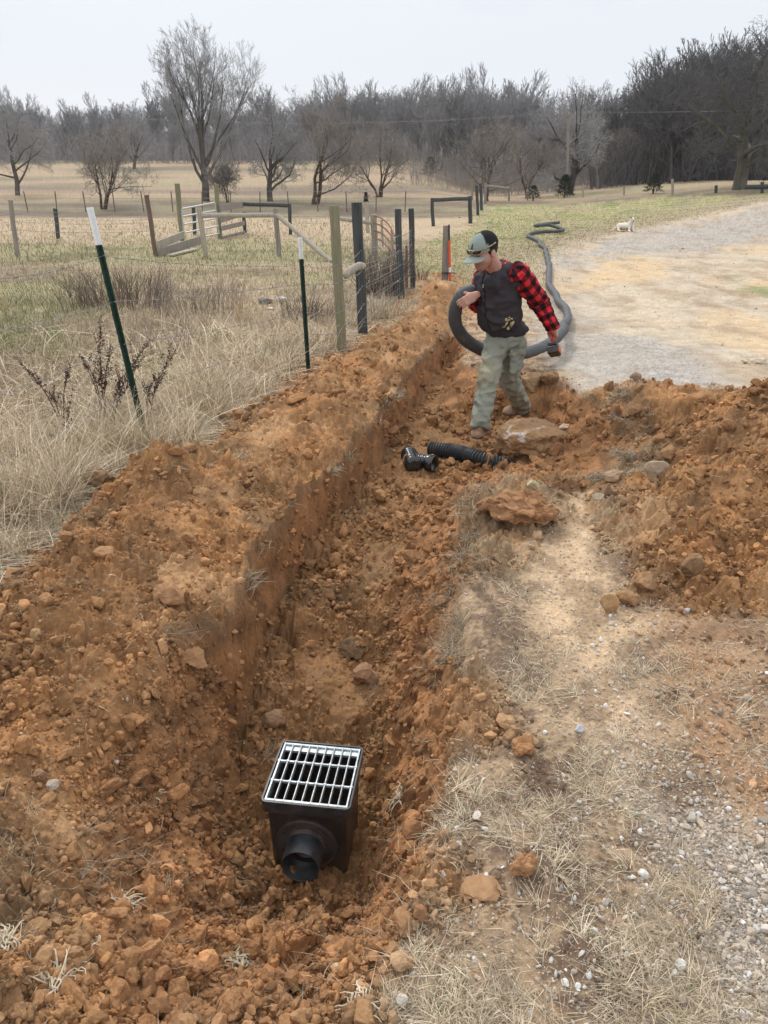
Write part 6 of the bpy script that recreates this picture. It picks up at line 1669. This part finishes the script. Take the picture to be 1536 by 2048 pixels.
rock('limestone', 'bright white angular stone, larger of a close pair on the verge', 1286, 1754, 22, 22, WHT, 30, sub=3)
rock('limestone', 'small white angular stone left of its larger neighbour on the verge', 1264, 1762, 15, 14, WHT, 31, sub=3)
rock('limestone', 'round white stone near the bottom right of the verge', 1361, 1938, 26, 28, WHT, 32, sub=3)
rock('rock', 'flat grey stone on the dead grass right of the clay mound', 1160, 1458, 24, 15, (.43, .43, .44), 33, sub=3)
rock('rock', 'pale stone standing at the bottom edge where dirt meets dead grass', 804, 2006, 28, 38, (.58, .52, .44), 34)
rock('rock', 'tan stone with a white face below the near end of the trench', 668, 1945, 32, 34, (.48, .36, .22), 35)
rock('clay_lump', 'ragged orange mound of clay on the dead grass right of the basin', 1045, 1492, 56, 50, (.38, .20, .095), 36, m_rockc, 'clod', rough=.7)
rock('clay_lump', 'orange clods lump on the verge lower right of the basin', 1045, 1742, 62, 60, (.37, .20, .10), 37, m_rockc, 'clod', rough=.8)
rock('rock', 'long half-buried pale stone on the drive at the right edge', 1516, 722, 62, 15, (.60, .50, .38), 38, dep=.4, rot=0)
rock('rock', 'bluish grey pebble at the edge of the right heap', 1371, 1221, 18, 12, (.34, .36, .40), 39, sub=3)
rock('rock', 'upright white pebble right of the basin near the verge edge', 886, 1758, 14, 22, (.60, .56, .50), 40, sub=3)
rock('rock', 'larger whitish stone on the lip right of the basin', 955, 1632, 24, 16, (.58, .53, .46), 41, sub=3)
rock('clay_lump', 'orange clod at the near lip below and right of the basin', 778, 1825, 36, 40, CL, 42, m_rockc, 'clod')
rock('clay_lump', 'reddish clod right of the near lip beside a fallen root', 838, 1838, 34, 48, (.33, .175, .09), 43, m_rockc, 'clod')
rock('clay_lump', 'crumbly clod near the lower lip with pale grit', 775, 1905, 32, 36, CT_, 44, m_rockc, 'clod')
rock('clay_slab', 'smooth cracked slab of clay on the verge right of the basin', 960, 1790, 86, 30, (.34, .20, .105), 45, m_rockc, 'clod')
rock('pasture_stone', 'white stone in the pasture left of the narrow green steel post', 562, 600, 26, 12, WHT, 46)
rock('pasture_stone', 'small white slab below the pasture stone', 542, 617, 18, 6, WHT, 47)
rock('pasture_stone', 'dark mossy stone left of the white pasture stone', 528, 602, 34, 14, (.20, .18, .15), 48)
# upturned sod standing above the straw on the left bank
rock('sod_lump', 'upturned brown sod poking above the straw on the left bank', 206, 965, 72, 62, (.22, .14, .08), 49, m_rockc, 'clod', rough=.5)
# big root bundles lying on the dirt
m_root = simple('pale_roots', (.56, .47, .34), .85, 0, .25, 30)
def roots(lab, px, py, spx, n_, seed, up_=.5):
    s_ = surf(px, py); d = s_[1]*CT+(CAMH-s_[2])*ST; S_ = spx/FPX*d; rw = random.Random(seed); mbx = MB()
    for k in range(n_):
        a = rw.uniform(0, 6.28); L_ = S_*rw.uniform(.4, 1.)
        p = np.array([s_[0]+rw.gauss(0, S_*.15), s_[1]+rw.gauss(0, S_*.15), s_[2]+.01]); pts = [p]
        el = rw.uniform(0, 1.2)*up_
        for q in range(6):
            a += rw.gauss(0, .45); el -= rw.uniform(0, .4); p = p+np.array([math.cos(a)*math.cos(el), math.sin(a)*math.cos(el), math.sin(el)])*L_/6
            g_ = float(terrain(p[:1], p[1:2])[0][0])+.004; p = np.array([p[0], p[1], max(p[2], g_)]); pts.append(p)
        mbx.tube(pts, np.linspace(.0026, .0010, 7)*rw.uniform(.7, 1.3), 5)
    return tag(mbx.build('root_tangle', m_root, None, s_), lab, 'roots')
roots('white root tangle above the orange clods at the bottom left', 255, 1815, 48, 34, 1)
roots('pale grass clump and roots at the bottom left', 115, 1985, 80, 60, 2, .9)
roots('pale roots right of the biggest orange clod', 480, 1935, 55, 26, 3)
roots('long bleached roots hanging below the basin in the foreground', 720, 2010, 60, 26, 4)
roots('light straw clump at the left edge near the bottom', 12, 1895, 50, 34, 5, 1.)
roots('thin roots on the trench slope left of the basin', 310, 1600, 34, 14, 6)
roots('frayed roots and straw on the slope just right of the basin', 800, 1600, 45, 26, 7)
roots('curly root left of the near lip of the trench', 190, 1895, 40, 10, 8)

# ------------------------------------------------------------ air
mb = MB(); mb.box((0, 140, 18), (1060, 360, 46))
hm = bpy.data.materials.new('haze_air'); hm.use_nodes = True; nt = hm.node_tree
nt.nodes.remove(nt.nodes['Principled BSDF'])
pv = nt.nodes.new('ShaderNodeVolumePrincipled'); pv.inputs['Color'].default_value = (.93, .96, 1, 1); pv.inputs['Density'].default_value = .0004
nt.links.new(pv.outputs[0], nt.nodes['Material Output'].inputs['Volume'])
tag(mb.build('haze', hm), kind='stuff')
